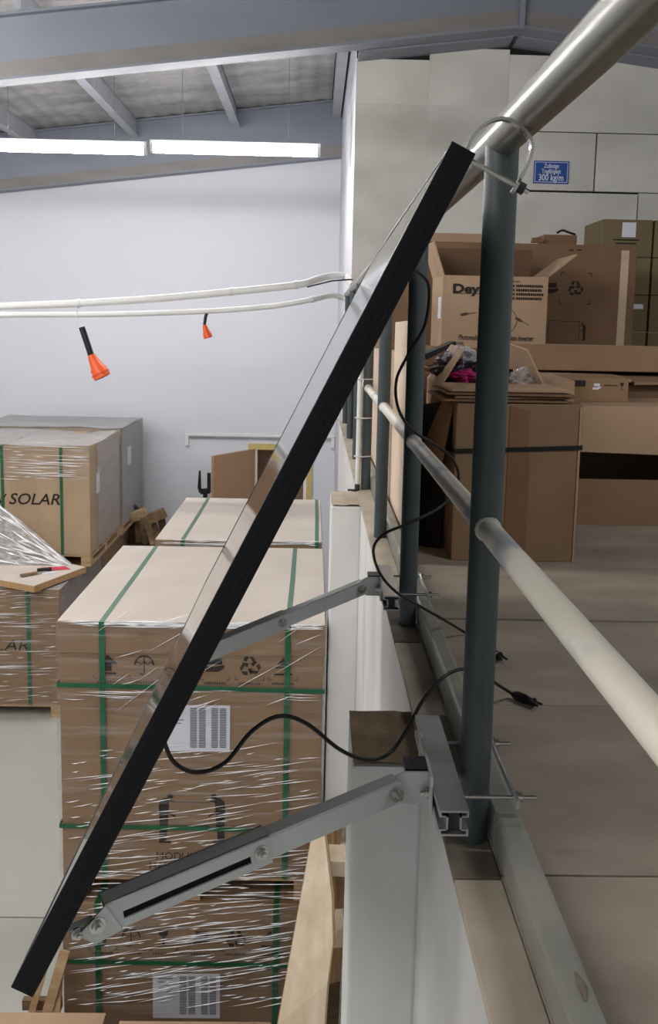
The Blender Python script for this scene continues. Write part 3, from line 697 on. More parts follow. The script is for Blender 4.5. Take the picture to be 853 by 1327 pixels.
film_shell(t, LX0, LX1, 8.2, 9.85, HF + .126, LT, 'f', 'film', 31); film_shell(t, LX0, LX1, 8.2, 9.85, HF + .126, LT, 'r', 'film_side', 32); film_shell(t, LX0, LX1, 8.2, 8.95, HF + .126, LT, 't', 'film_top', 33)
pleats(t, LX1 - 1.0, LX1, 8.185, HF + .15, LT, 110, .05, 34, .06, .5, .009)
carton('module_carton', 'carton at the back of the left stacks, hidden under the upper ones', LX0, LX1, 9.95, 11.6, HF + .125, LT, 'card_main', 'strapped solar module cartons')
pallet(FX0, FX1, 9.0, 10.35, LT + .009, 'wooden pallet under the upper carton lettered SOLAR')
pallet(FX0, FX1 + .02, 10.4, 11.72, LT + .009, 'wooden pallet under the rear upper carton by the white wall')
t = carton('module_carton', 'carton lettered SOLAR on its front, upper left, film over its top', FX0, FX1, 9.0, 10.35, UZ0, UZ1, 'card_far', 'strapped solar module cartons')
straps(t, FX0, FX1, 8.996, 10.35, UZ0, UZ1, [at(80, 650, Y=9).x, at(4, 650, Y=9).x], [], .03)
tp = at(12, 653, Y=9); tq = at(78, 653, Y=9)
obj('printed_text', text_mb('SOLAR', .165, tp - Y3 * .004, X3, Z3, shear=.25, width=tq.x - tp.x, bold=.012), 'ink', t)
obj('printed_text', text_mb('V', .16, at(-3, 653, Y=9) - Y3 * .004, X3, Z3, shear=.22, width=.1), 'ink', t)
film_shell(t, FX0, FX1, 9.0, 10.35, UZ1 - .34, UZ1 + .004, 'f', 'film', 41, .01); film_shell(t, FX0, FX1, 9.3, 10.35, UZ0, UZ1 + .004, 'r', 'film_side', 44, .01); film_shell(t, FX0, FX1, 9.0, 10.35, UZ0, UZ1 + .004, 't', 'film_top', 42, .02)
pleats(t, FX1 - .95, FX1, 8.982, UZ1 - .34, UZ1 + .008, 60, -.01, 43, .1, .7, .010)
obj('label_sheet', bx((FX1 + .001, 9.28, -1.02), (FX1 + .003, 9.42, -.80)), 'paper', t)
t = carton('module_carton', 'film-wrapped rear upper carton between the lettered one and the white wall', FX0, FX1 + .02, 10.4, 11.72, UZ0, UZ1 + .03, 'card_grey', 'strapped solar module cartons')
film_shell(t, FX0, FX1 + .02, 10.4, 11.72, UZ0, UZ1 + .03, 'r', 'film_side', 51, .01); film_shell(t, FX0, FX1 + .02, 10.4, 11.72, UZ0, UZ1 + .03, 't', 'film_top', 52, .02)
obj('label_sheet', bx((FX1 + .021, 10.75, -.95), (FX1 + .023, 10.95, -.72)), 'paper', t)
# loose board and the things on it
bz = LT + .022
t = thing('particle_board', 'loose particle board lying on the wrapped carton at the left edge', 'board', (-2.9, 8.4, bz))
bp = [at(-20, 756, Z=bz), at(44, 768, Z=bz), at(112, 742, Z=bz), at(60, 731, Z=bz), at(-40, 734, Z=bz)]
obj('panel', MB().prism([Vector((p.x, p.y, bz)) for p in bp], (0, 0, .06)), 'particle', t)
bt = bz + .06
obj('top_face', MB().prism([Vector((p.x * .99 - .03, p.y + (.01 if i in (0, 1) else -.01), bt)) for i, p in enumerate(bp)], (0, 0, .002)), 'card_top', t)
def flat(name, label, cat, px, mt, h):
    return tag(obj(name, MB().prism([Vector((q.x, q.y, bt + .003)) for q in (at(a, b, Z=bt + .003) for a, b in px)], (0, 0, h)), mt), label, cat)
flat('printed_leaflet', 'red and white leaflet on the loose board', 'paper', ((48, 741), (92, 738), (84, 734), (52, 736)), 'red_print', .003)
flat('paper_slip', 'white paper slip lying across the red leaflet on the loose board', 'paper', ((54, 744.5), (72, 743), (74, 741.5), (56, 742)), 'paper', .006)
t = thing('marker_pen', 'black marker pen lying beside the leaflet on the loose board', 'pen', at(58, 738, Z=bt + .02))
a, b = at(48, 738.5, Z=bt + .024), at(62, 737.5, Z=bt + .024)
obj('barrel', MB().tube([a, b], .016, 10), 'black_plastic', t); obj('cap', MB().tube([b, b + (b - a) * .35], .018, 10), 'black_plastic', t)
t = thing('utility_knife', 'small brown handled knife on the loose board', 'knife', at(38, 743, Z=bt + .02))
a, b = at(27, 746, Z=bt + .02), at(48, 742, Z=bt + .02)
obj('handle', MB().bar(a, b, .04, .02), 'wood_old', t); obj('blade', MB().bar(b, b + (b - a) * .5, .03, .004), 'steel', t)
# hanging sheet of film from the upper carton to the board
c0, c1, c2, c3 = at(-25, 632, Y=8.9), at(28, 672, Y=8.88), at(100, 733, Y=8.86), at(-30, 741, Y=8.80)
def sheet(u, v):
    top = c0.lerp(c1, u * 2) if u < .5 else c1.lerp(c2, (u - .5) * 2)
    bot = c3.lerp(c2, u); p = top.lerp(bot, v)
    n_ = .05 * mnoise.noise(Vector((u * 9, v * 4, 1))) + .03 * mnoise.noise(Vector((u * 26, v * 9, 4)))
    return p - Y3 * (.02 + abs(n_) * (1 - .6 * abs(v - .5)) + .03)
fs_ = tag(obj('plastic_film', MB().grid(sheet, 60, 26), 'film_sheet'), 'crumpled clear film hanging from the lettered carton onto the loose board', 'plastic film')
rnd = random.Random(77); mb = MB()
for i in range(70):
    u0, v0 = rnd.random() * .8, rnd.random() * .95; L_ = .08 + .3 * rnd.random()
    a, b = sheet(u0, v0), sheet(min(1, u0 + L_), min(1, max(0, v0 + rnd.uniform(-.05, .12)))); m_ = (a + b) / 2; h_ = .006 + .012 * rnd.random()
    mb.add([a - Y3 * .02, m_ - Y3 * .03 + Z3 * h_, b - Y3 * .02, m_ - Y3 * .02 - Z3 * h_, m_ - Y3 * .045], [(0, 4, 1), (1, 4, 2), (2, 4, 3), (3, 4, 0)])
obj('film_pleat_glints', mb, 'pleat_glint', fs_, kind='stuff')
# scrap wood by the white wall
def scrap(p, q, w_, h_, mt, label):
    return tag(obj('scrap_plank', MB().bar(p, q, w_, h_, (0, 1, .2)), mt), label, 'plank', 'scrap wood piled by the white wall')
sy = 11.2
tag(obj('scrap_crate', MB().box((-2.385, 10.9, HF), (-1.75, 11.8, -2.05)), 'wood_dark'), 'dark wooden crate under the scrap pile by the white wall', 'crate')
for i, (a, b, w_, mt, lb) in enumerate((((170, 705), (174, 655), .10, 'wood_dark', 'dark plank leaning at the left of the scrap pile'), ((180, 705), (178, 668), .07, 'wood_old', 'short grey plank leaning in the scrap pile'),
        ((190, 706), (182, 664), .08, 'wood_old', 'plank third from the left in the scrap pile'), ((199, 706), (188, 672), .06, 'wood', 'thin light plank in the scrap pile'),
        ((207, 704), (196, 668), .07, 'wood_old', 'plank leaning right of the middle of the scrap pile'), ((215, 702), (207, 664), .09, 'wood_dark', 'dark plank at the right end of the scrap pile'))):
    p, q = at(*a, Y=sy + .12 - .07 * i), at(*b, Y=sy + .3 - .07 * i); p.z = max(p.z, -2.05)
    scrap(p, q, w_, .05, mt, lb)
for i, (a, b, mt, lb) in enumerate((((163, 672), (190, 664), 'wood', 'light board lying flat across the scrap pile'), ((184, 676), (214, 664), 'wood_old', 'brown board lying across the right of the scrap pile'))):
    scrap(at(*a, Y=11.0), at(*b, Y=11.0), .12, .08, mt, lb)
tag(obj('black_hose', MB().tube(spline([at(164, 662, Y=11.1), at(168, 657, Y=11.1), at(175, 657, Y=11.1), at(181, 664, Y=11.1)]), .03, 8), 'black_plastic'), 'short black hose bent over the scrap pile', 'hose')
tag(obj('thin_rod', MB().tube([at(176, 660, Y=11.6), at(173, 642, Y=11.75)], .01, 6), 'wood_old'), 'thin rod sticking up out of the scrap pile', 'rod')
# black two-pronged tool behind the second stack
t = thing('fork_stand', 'black two-pronged upright tool beside the open brown door', 'tool', at(265, 640, Y=11.6))
q = at(266, 640, Y=11.55); obj('pole', MB().tube([Vector((q.x, q.y, HF)), q], .03, 10), 'black_plastic', t)
obj('fork_head', MB().bar(at(260, 637, Y=11.55), at(272, 636, Y=11.55), .05, .07), 'black_plastic', t)
obj('prong', MB().tube([at(261, 638, Y=11.55), at(258.5, 632, Y=11.55), at(259, 610, Y=11.55)], [.03, .025, .012], 8), 'black_plastic', t)
obj('prong', MB().bar(at(271, 638, Y=11.55), at(271, 613, Y=11.55), .045, .05, (0, 1, 0)), 'black_plastic', t)
# wall trunking above the door
t = thing('wall_trunking', 'thin white cable trunking on the far wall above the door', 'trunking', at(330, 566, Y=11.98))
a, b = at(240, 563, Y=11.97), at(434, 566, Y=11.97)
obj('channel', bx((a.x, 11.965, b.z - .02), (b.x, 11.998, b.z + .02)), 'pipe_white', t, .004)
obj('drop_leg', bx((a.x, 11.95, a.z - .15), (a.x + .05, 11.998, b.z - .021)), 'pipe_white', t, .003)
obj('drop_leg', bx((b.x - .05, 11.95, a.z - .15), (b.x, 11.998, b.z - .021)), 'pipe_white', t, .003)
obj('shadow_lip', bx((a.x + .06, 11.95, b.z - .034), (b.x - .06, 11.998, b.z - .021)), 'purlin_grey', t)

# ------------------------------------------------------------------ cables and sockets hanging across the hall
PYY = 7.50
t = thing('cable_tube', 'thick white cable tube hanging across the hall, upper of the two', 'cable', at(200, 385, Y=PYY))
pth = [at(-150, 402, Y=PYY), at(0, 397, Y=PYY), at(100, 393, Y=PYY), at(200, 387, Y=PYY), at(300, 378, Y=PYY), at(385, 369, Y=PYY), at(410, 362, Y=PYY + .1), at(432, 357, Y=PYY + .3), at(449, 359, Y=PYY + .4), at(458, 370, Y=7.56)]
obj('tube', MB().tube(spline(pth, 8), .031, 12), 'pipe_white', t)
for px, py in ((102, 393), (300, 378), (384, 369)): obj('clip', MB().tube([at(px - 2, py + .2, Y=PYY), at(px + 2, py - .2, Y=PYY)], .037, 12), 'tube_housing', t)
obj('wire', MB().tube([at(398, 372, Y=PYY), at(430, 364, Y=PYY), at(457, 362, Y=7.55)], .007, 6), 'alu_dark', t)
t = thing('cable_tube', 'thinner white cable tube hanging across the hall, lower of the two', 'cable', at(200, 405, Y=PYY + .02))
pth = [at(-150, 410, Y=PYY + .02), at(0, 408, Y=PYY + .02), at(150, 407, Y=PYY + .02), at(270, 403, Y=PYY + .02), at(350, 397, Y=PYY + .02), at(405, 388, Y=PYY + .02), at(430, 383, Y=PYY + .2), at(446, 387, Y=PYY + .3), at(453, 398, Y=7.56)]
obj('tube', MB().tube(spline(pth, 8), .023, 12), 'pipe_white', t)
obj('clip', MB().tube([at(403, 388.3, Y=PYY + .02), at(407, 387.7, Y=PYY + .02)], .028, 12), 'tube_housing', t)
def socket(pts, r, hook, label):
    t = thing('hanging_socket', label, 'socket', pts[0], 'orange sockets hanging from the white cable tubes')
    obj('hook_wire', MB().tube(spline(hook, 5), .005, 6), 'pipe_white', t)
    n = len(pts) // 2
    obj('cable', MB().tube(spline(pts[:3], 6), r * .42, 10), 'black_plastic', t)
    a, b = pts[2], pts[3]; d = b - a
    pl = obj('plug_body', MB().tube([a, a + d * .15, a + d * .55, a + d * .60, a + d * .8, a + d * .86, b], [r * .5, r * .62, r * .95, r * 1.1, r * 1.1, r * 1.2, r * 1.15], 16), 'orange', t, label='orange plug body')
    obj('plug_collar', MB().tube([a + d * .79, a + d * .84], r * 1.28, 16), 'orange', pl)
    obj('plug_face', MB().tube([b, b + d * .01], r * .9, 16), 'alu_dark', pl)
socket([at(106, 424, Y=7.5), at(112, 442, Y=7.5), at(118, 460, Y=7.5), at(133, 489, Y=7.5)], .062, [at(100, 399, Y=7.5), at(100, 412, Y=7.5), at(103, 424, Y=7.5), at(107, 426, Y=7.5)], 'large orange socket on a black cable hanging from the white cable tubes')
socket([at(270, 403, Y=7.52), at(267, 409, Y=7.52), at(265, 421, Y=7.52), at(270, 438, Y=7.52)], .032, [at(272, 402, Y=7.52), at(266, 410, Y=7.52), at(264, 418, Y=7.52), at(265, 422, Y=7.52)], 'small orange socket hanging further right along the white cable tubes')

# ------------------------------------------------------------------ plywood and crates beside the near stack
def flatsheet(name, label, cat, px, Y, th, mt, edge=None, extra=()):
    t = thing(name, label, cat, at(*px[0], Y=Y))
    obj('sheet', MB().prism([at(a, b, Y=Y) for a, b in px], (0, th, 0)), mt, t)
    return t
yq = 3.30
t = thing('plywood_board', 'pale plywood board leaning upright between the near carton stack and the white wall', 'plywood', at(400, 1327, Y=yq))
pl = [at(404, 1084, Y=3.55), at(420, 1078, Y=3.55), at(430, 1165, Y=3.42), at(431, 1225, Y=3.35), at(424, 1275, Y=3.3), at(415, 1400, Y=3.2), at(345, 1400, Y=3.2), at(360, 1327, Y=3.26), at(385, 1190, Y=3.42)]
obj('face_sheet', MB().prism(pl, (.004, .012, 0)), 'ply_face', t)
for k in range(3):
    obj('ply_layer', MB().prism([p + Vector((.0 if i in (0, 6, 7, 8) else .002 + .003 * k, .012 + .008 * k, 0)) for i, p in enumerate(pl)], (.004, .007, 0)), 'ply_edge' if k % 2 == 0 else 'ply_face', t)
def timber(name, label, px, Y, depth, mt, group=None):
    o = obj(name, MB().prism([at(a, b, Y=Y) for a, b in px], (0, depth, 0)), mt, None, .002)
    return tag(o, label, 'timber', 'timbers stacked behind the plywood board')
timber('timber_block', 'upright timber behind the top corner of the plywood board', ((421, 1072), (446, 1062), (436, 1116), (427, 1116)), 3.75, .12, 'ply_edge')
timber('timber_block', 'upper light timber block end between plywood board and white pilaster', ((426, 1116), (449, 1117), (449, 1137), (429, 1136)), 3.62, .3, 'ply_face')
timber('timber_block', 'laminated timber under the upper light block end beside the pilaster', ((429, 1137), (448, 1138), (446, 1176), (434, 1178)), 3.64, .25, 'ply_edge')
timber('timber_block', 'reddish brown timber piece in the gap beside the pilaster', ((434, 1178), (447, 1176), (446, 1206), (437, 1206)), 3.66, .25, 'tape_brown')
timber('timber_block', 'lower light timber block end between plywood board and white pilaster', ((437, 1206), (446, 1205), (444, 1228), (432, 1229)), 3.5, .3, 'ply_face')
timber('timber_block', 'laminated timber under the lower light block end beside the pilaster', ((432, 1229), (444, 1228), (441, 1272), (425, 1276)), 3.5, .3, 'ply_edge')
timber('timber_block', 'tall dark timber standing at the bottom of the gap beside the pilaster', ((425, 1276), (441, 1273), (436, 1400), (415, 1400)), 3.55, .3, 'wood_dark')
# low cartons and crate at the bottom left
def lowbox(name, label, px0, px1, py, Y, dep, mt):
    a, b = at(px0, py, Y=Y + dep), at(px1, py, Y=Y + dep)
    t = carton(name, label, a.x, b.x, Y, Y + dep, HF, a.z, mt, 'low cartons along the bottom edge', 'card_light')
    return t
lowbox('low_carton', 'top of a brown carton in the bottom left corner', -90, 136, 1313, 3.1, .45, 'card_light')
lowbox('low_carton', 'top of a brown carton at the bottom edge below the near stack', 156, 350, 1325, 3.1, .4, 'card_light')
t = thing('wooden_crate', 'slatted wooden crate corner left of the near stack, behind the panel foot', 'crate', at(66, 1310, Y=3.72))
for a, b, w_ in (((60, 1316), (84, 1232), .045), ((40, 1316), (62, 1238), .03), ((72, 1318), (76, 1262), .04)):
    obj('slat', MB().bar(at(*a, Y=3.72), at(*b, Y=3.80), w_, .02, (0, 1, 0)), 'wood', t)
obj('post', MB().bar(at(52, 1316, Y=3.76), Vector((at(52, 1316, Y=3.76).x, 3.76, HF)), .06, .06, (0, 1, 0)), 'wood', t)
obj('rail', MB().bar(at(30, 1300, Y=3.78), at(80, 1300, Y=3.78), .05, .03, (0, 1, 0)), 'wood_old', t)

# ------------------------------------------------------------------ mezzanine goods
# load sign
s0, s1 = at(692.5, 208, Y=7.58), at(736.5, 238.5, Y=7.58)
t = thing('load_sign', 'blue load limit sign with white lettering on the beige wall', 'sign', s1)
obj('plate', bx((s0.x, 7.578, s1.z), (s1.x, 7.586, s0.z)), 'sign_blue', t, .002)
wS, hS = s1.x - s0.x, s0.z - s1.z; e = .006
for a, b, c, d in ((.012, .010, wS - .012, .014), (.012, hS - .014, wS - .012, hS - .010), (.010, .010, .014, hS - .010), (wS - .014, .010, wS - .010, hS - .010)):
    obj('border_line', bx((s0.x + a, 7.5770, s1.z + b), (s0.x + c, 7.578, s1.z + d)), 'sign_white', t)
for tx, z, sz, w_ in (('Zulässige', .69, .05, .42), ('Tragfähigkeit', .45, .05, .54), ('300 kg/m', .13, .075, .70)):
    obj('lettering', text_mb(tx, sz, (s0.x + wS * (.5 - w_ / 2), 7.576, s1.z + hS * z), X3, Z3, width=wS * w_, bold=.012), 'sign_white', t)

GRP = 'cartons stored on the mezzanine'
# tall carton in front, strapped
A0, A1, AY0, AY1, AZ = .487, .921, 2.985, 3.40, .553
t = carton('tall_carton', 'tall brown carton with dark tape and a black strap behind the near post', A0, A1, AY0, AY1, 0, AZ, 'card_mezz', GRP)
xa, xb = at(656, 620, Y=AY0).x, at(684, 620, Y=AY0).x
obj('tape', MB().prism([(xa, AY0 - .001, .02), (xb + .004, AY0 - .001, .02), (xb + .006, AY0 - .001, .36), (xb - .004, AY0 - .001, .40), (xb - .002, AY0 - .001, .53), (xa + .004, AY0 - .001, .545)], (0, -.0012, 0)), 'tape_brown', t, label='dark brown parcel tape')
obj('strap', ribbon([(A0 - .004, AY1, .37), (A0 - .004, AY0 - .003, .385), (A1 + .004, AY0 - .003, .405), (A1 + .004, AY1, .40)], Z3, .016), 'strap_black', t, label='black band round the carton')
obj('seam_edge', bx((A1 - .010, AY0 - .003, .0), (A1 - .003, AY0 - .0005, AZ - .01)), 'card_light', t)
for i, (dx, dz, a) in enumerate(((-.03, .004, 0), (.01, .014, .02), (-.012, .025, -.02), (.0, .036, .01))):
    x0, x1 = A0 + dx - .02, A1 - .02 + dx
    tag(obj('cardboard_sheet', MB().hexa([(x0, AY0 - .01 + i * .012, AZ + dz), (x1, AY0 + a + i * .012, AZ + dz), (x1, AY1, AZ + dz), (x0, AY1, AZ + dz), (x0 + .01, AY0 - .01 + i * .012, AZ + dz + .007), (x1, AY0 + a + i * .012, AZ + dz + .007), (x1, AY1, AZ + dz + .007), (x0 + .01, AY1, AZ + dz + .007)]), ['card_dark', 'card_mezz', 'card_dark', 'card_light'][i]),
        ['flattened cardboard sheet, lowest on the tall strapped carton', 'flattened cardboard sheet, second on the tall strapped carton', 'flattened cardboard sheet, third on the tall strapped carton', 'pale flattened cardboard sheet, topmost on the tall strapped carton'][i], 'cardboard', 'flattened sheets on the tall carton')
lf = [at(588, 524, Y=3.05), at(560, 508, Y=3.35), at(548, 582, Y=3.2), at(572, 600, Y=3.02)]
tag(obj('cardboard_flap', MB().prism(lf, (.004, .004, 0)), 'card_mezz'), 'loose cardboard flap leaning left of the tall strapped carton', 'cardboard')
tag(obj('gap_shade_sheet', MB().hexa([(.385, 3.20, 0), (.470, 3.14, 0), (.470, 3.16, 0), (.385, 3.22, 0), (.395, 3.24, .52), (.478, 3.18, .54), (.478, 3.20, .54), (.395, 3.26, .52)]), 'black_plastic'), 'black sheet added as shade in the gap left of the tall carton', 'sheet')  # invented black sheet standing in for the shade between the cartons
# upright pale sheets along the railing
tag(obj('flattened_carton', MB().hexa([(.338, 2.93, 0), (.366, 2.93, 0), (.372, 3.80, 0), (.342, 3.80, 0), (.336, 2.95, .83), (.362, 2.95, .83), (.372, 3.80, .825), (.342, 3.80, .825)]), 'card_cream', None, .002), 'tall pale cardboard panel standing along the railing behind the second post', 'cardboard')
tag(obj('flattened_carton', MB().hexa([(.34, 3.90, 0), (.39, 3.90, 0), (.39, 5.2, 0), (.34, 5.2, 0), (.338, 3.90, .70), (.388, 3.90, .70), (.388, 5.2, .68), (.338, 5.2, .68)]), 'card_cream', None, .002), 'lower pale cardboard panel further along the railing behind the third post', 'cardboard')
# open carton with bags
E0, E1, EY0, EY1, EZ = .50, .905, 3.46, 3.90, .585
def open_box(name, label, x0, x1, y0, y1, z0, z1, mt, inside, th=.006, group=GRP):
    t = thing(name, label, 'carton', ((x0 + x1) / 2, (y0 + y1) / 2, z0), group)
    obj('front_wall', bx((x0, y0, z0), (x1, y0 + th, z1)), mt, t); obj('back_wall', bx((x0, y1 - th, z0), (x1, y1, z1)), mt, t)
    obj('side_wall', bx((x0, y0 + th, z0), (x0 + th, y1 - th, z1)), mt, t); obj('side_wall', bx((x1 - th, y0 + th, z0), (x1, y1 - th, z1)), mt, t)
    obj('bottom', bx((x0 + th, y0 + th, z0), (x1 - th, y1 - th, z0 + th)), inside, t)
    return t
t = open_box('open_carton', 'open carton of plastic bags behind the tall strapped carton', E0, E1, EY0, EY1, 0, EZ, 'card_light', 'card_inside')
obj('flap', MB().prism([(E0, EY0, EZ), (E0, EY1, EZ), (E0 + .10, EY1, EZ + .15), (E0 + .085, EY0 + .02, EZ + .14)], (.006, 0, -.003)), 'card_light', t)
obj('flap', MB().prism([(E1, EY0, EZ), (E1, EY1, EZ), (E1 - .10, EY1, EZ + .17), (E1 - .07, EY0 + .02, EZ + .14)], (.006, 0, .003)), 'card_light', t)
def blob(c, r, seed, amp=.45, n=22):
    def f(u, v):
        a, b = u * 2 * math.pi, (v - .5) * math.pi
        d = Vector((math.cos(a) * math.cos(b), math.sin(a) * math.cos(b), math.sin(b)))
        k = 1 + amp * mnoise.noise(d * 2.2 + Vector((seed, 0, 0))) + amp * .5 * mnoise.noise(d * 6 + Vector((0, seed, 0)))
        return Vector(c) + Vector((d.x * r[0], d.y * r[1], d.z * r[2])) * k
    return MB().grid(f, n, n, False)
tag(obj('plastic_bag', blob(at(592, 478, Y=3.70), (.10, .12, .07), 3), 'bag_dark'), 'dark plastic bag bulging out of the open carton', 'bag')
tag(obj('plastic_bag', blob(at(604, 487, Y=3.56), (.055, .04, .022), 8, .7), 'pink'), 'bright pink bag on top in the open carton', 'bag')
tag(obj('plastic_bag', blob(at(600, 464, Y=3.66), (.075, .07, .045), 12), 'bag_clear'), 'clear crinkled bag at the back of the open carton', 'bag')
tag(obj('plastic_bag', blob((.86, 3.62, .60), (.05, .08, .05), 15), 'bag_clear'), 'small clear bag at the right side of the open carton', 'bag')
# dark scrap pile left of the open carton
for i, (a, b, mt, lb) in enumerate((((552, 470), (598, 446), 'card_dark', 'dark brown strip on top of the scrap left of the open carton'), ((550, 462), (588, 446), 'black_plastic', 'black strip in the scrap left of the open carton'),
                                    ((552, 480), (584, 466), 'card_dark', 'lower dark brown strip in the scrap left of the open carton'))):
    tag(obj('scrap_strip', MB().bar(at(*a, Y=4.15), at(*b, Y=4.2), .06, .03), mt), lb, 'scrap', 'dark scrap strips on the mezzanine')
carton('plain_carton', 'dark carton under the scrap strips behind the open carton', .43, .76, 4.05, 4.5, 0, .60, 'card_dark', GRP)
# right: carton with an open front
t = thing('shelf_carton', 'brown carton with an open front at the right edge behind the tall one', 'carton', (1.4, 3.8, 0), GRP)
R0, R1, RY0, RY1 = 1.00, 1.72, 3.585, 4.10
obj('front_panel', bx((R0, RY0, 0), (R1, RY0 + .008, .195)), 'card_mezz', t)
obj('front_flap', MB().prism([(R0, RY0 + .004, .50), (R1, RY0 + .004, .50), (R1, RY0 - .04, .30), (R0, RY0 - .03, .315)], (0, .006, 0)), 'card_light', t)
obj('back_panel', bx((R0, RY1 - .008, 0), (R1, RY1, .5)), 'card_dark', t)
obj('side_panel', bx((R0, RY0 + .008, 0), (R0 + .008, RY1 - .008, .5)), 'card_mezz', t); obj('side_panel', bx((R1 - .008, RY0 + .008, 0), (R1, RY1 - .008, .5)), 'card_mezz', t)
obj('top_panel', bx((R0, RY0 + .008, .492), (R1, RY1, .5)), 'card_light', t); obj('bottom_panel', bx((R0 + .008, RY0 + .008, 0), (R1 - .008, RY1 - .008, .008)), 'card_dark', t)
# small printed carton on it
D0, D1 = at(738, 500, Y=3.80).x, at(815, 500, Y=3.80).x
t = carton('small_carton', 'small flat carton with a black label lying on the open-front carton', D0, D1, 3.80, 4.08, .50, .603, 'card_mezz', GRP, bevel=.003)
obj('label_patch', bx((D0 + .012, 3.7985, .565), (D0 + .07, 3.7995, .592)), 'ink', t)
decal('printed_symbol', mark('hands', .035), (D0 + .12, 3.80, .565), X3, Z3, 'paper', t)
decal('printed_symbol', [[(0, 0), (.06, 0), (.06, .004), (0, .004)]], (D0 + .15, 3.80, .57), X3, Z3, 'ink', t)
decal('printed_symbol', mark('glass', .03), (D1 - .03, 3.80, .57), X3, Z3, 'ink', t)
tag(obj('cardboard_sheet', MB().hexa([(D0 - .14, 3.72, .503), (D0 - .005, 3.70, .503), (D0 - .005, 4.05, .503), (D0 - .14, 4.05, .503), (D0 - .14, 3.72, .575), (D0 - .005, 3.70, .595), (D0 - .005, 4.05, .605), (D0 - .14, 4.05, .60)]), 'card_light', None, .003), 'folded cardboard left of the small flat carton', 'cardboard')
# flattened sheets and the long carton
carton('plain_carton', 'plain carton carrying the long flat carton', .95, 1.9, 4.22, 4.68, 0, .552, 'card_dark', GRP)
for i, (x0, x1, mt, lb) in enumerate(((.98, 1.50, 'card_light', 'pale flattened sheet sticking out under the long carton'), (1.52, 2.1, 'card_mezz', 'flattened sheet under the right end of the long carton'))):
    tag(obj('cardboard_sheet', MB().hexa([(x0, 4.16, .575 - .02 * i), (x1, 4.14, .57), (x1, 4.68, .597), (x0, 4.68, .597), (x0, 4.16, .59 - .02 * i), (x1, 4.14, .582), (x1, 4.68, .606), (x0, 4.68, .606)]), mt), lb, 'cardboard', 'flattened sheets under the long carton')
t = carton('long_carton', 'long flat brown carton lying across at the right, above the small one', .90, 2.35, 4.36, 4.66, .608, .734, 'card_mezz', GRP)
obj('tape', bx((.9, 4.49, .7341), (2.35, 4.54, .7352)), 'tape_clear', t)
# inverter carton with open flaps
I0, I1, IY0, IY1, IZ0, IZ1 = .705, 1.292, 4.95, 5.40, .70, 1.098
carton('plain_carton', 'carton hidden under the printed inverter carton', .66, 1.36, 4.9, 5.45, 0, IZ0, 'card_dark', GRP)
t = open_box('inverter_carton', 'open inverter carton with printed front and raised flaps behind the near post', I0, I1, IY0, IY1, IZ0, IZ1, 'card_light', 'card_inside')
obj('flap', MB().prism([(I0, IY0 + .0, IZ1), (I0, IY1, IZ1), (I0 - .06, IY1, IZ1 + .19), (I0 - .06, IY0 + .02, IZ1 + .185)], (.008, 0, 0)), 'card_light', t)
obj('flap', MB().prism([(I1, IY0, IZ1), (I1, IY1, IZ1), (I1 + .17, IY1, IZ1 + .13), (I1 + .16, IY0 + .02, IZ1 + .125)], (-.004, 0, .008)), 'card_light', t)
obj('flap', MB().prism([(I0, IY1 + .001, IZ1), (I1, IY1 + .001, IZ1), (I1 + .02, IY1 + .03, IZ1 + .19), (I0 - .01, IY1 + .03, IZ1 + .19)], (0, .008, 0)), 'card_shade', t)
fy = IY0 - .002
def px2(x, y): q = at(x, y, Y=fy); return Vector((q.x, fy, q.z))
q0, q1 = px2(587, 379), px2(631, 379)
obj('printed_text', text_mb('Deye', .068, q0 - Y3 * .001, X3, Z3, width=q1.x - q0.x, bold=.045), 'ink', t)
obj('printed_line', MB().obox(px2(587, 380.5), X3 * .26, Y3 * .001, Z3 * .004), 'ink_faded', t)
q0, q1 = px2(594, 440), px2(692, 440)
obj('printed_text', text_mb('Photovoltaic Grid Connection Inverter', .042, q0 - Y3 * .001, X3, Z3, shear=.2, width=q1.x - q0.x, bold=.015), 'ink', t)
rnd = random.Random(4)
q0 = px2(663, 366); obj('printed_text', text_mb('Model:', .018, q0 - Y3 * .001, X3, Z3), 'ink', t)
for k in range(4):
    y = 372 + k * 5.4; a = px2(664, y)
    decal('check_box', [[(0, 0), (.014, 0), (.014, .014), (0, .014)], ], a, X3, Z3, 'ink_faded', t)
    P_ = []; x = .022
    while x < .165:
        w_ = rnd.uniform(.006, .011); P_.append([(x, 0), (x + w_, 0), (x + w_, .014), (x, .014)]); x += w_ + .003
    decal('printed_line', P_, a, X3, Z3, 'ink', t)
for x, y, kk in ((597, 408, 1), (668, 412, -1)):
    a, b = px2(x, y), px2(x + 12, y - 2 + (8 if kk < 0 else 0)); n2 = Vector((0, 0, 1))
    decal('printed_symbol', [[(0, -.007), (.03, -.008), (.045, -.003), (.045, .003), (.03, .008), (0, .007)], [(.045, -.002), (.09, -.003), (.09, .0), (.045, .002)]], a, (b - a).normalized(), Vector((-(b - a).z, 0, (b - a).x)).normalized(), 'ink_faded', t)
obj('printed_symbol', MB().tube([px2(640 + 30 * math.cos(a), 415 + 22 * math.sin(a)) for a in [math.radians(-70 + 14 * i) for i in range(10)]], .0015, 4), 'ink_faded', t)
obj('label_sheet', bx((I0 - .0015, IY0 + .05, .86), (I0 - .0005, IY0 + .16, .98)), 'paper', t)
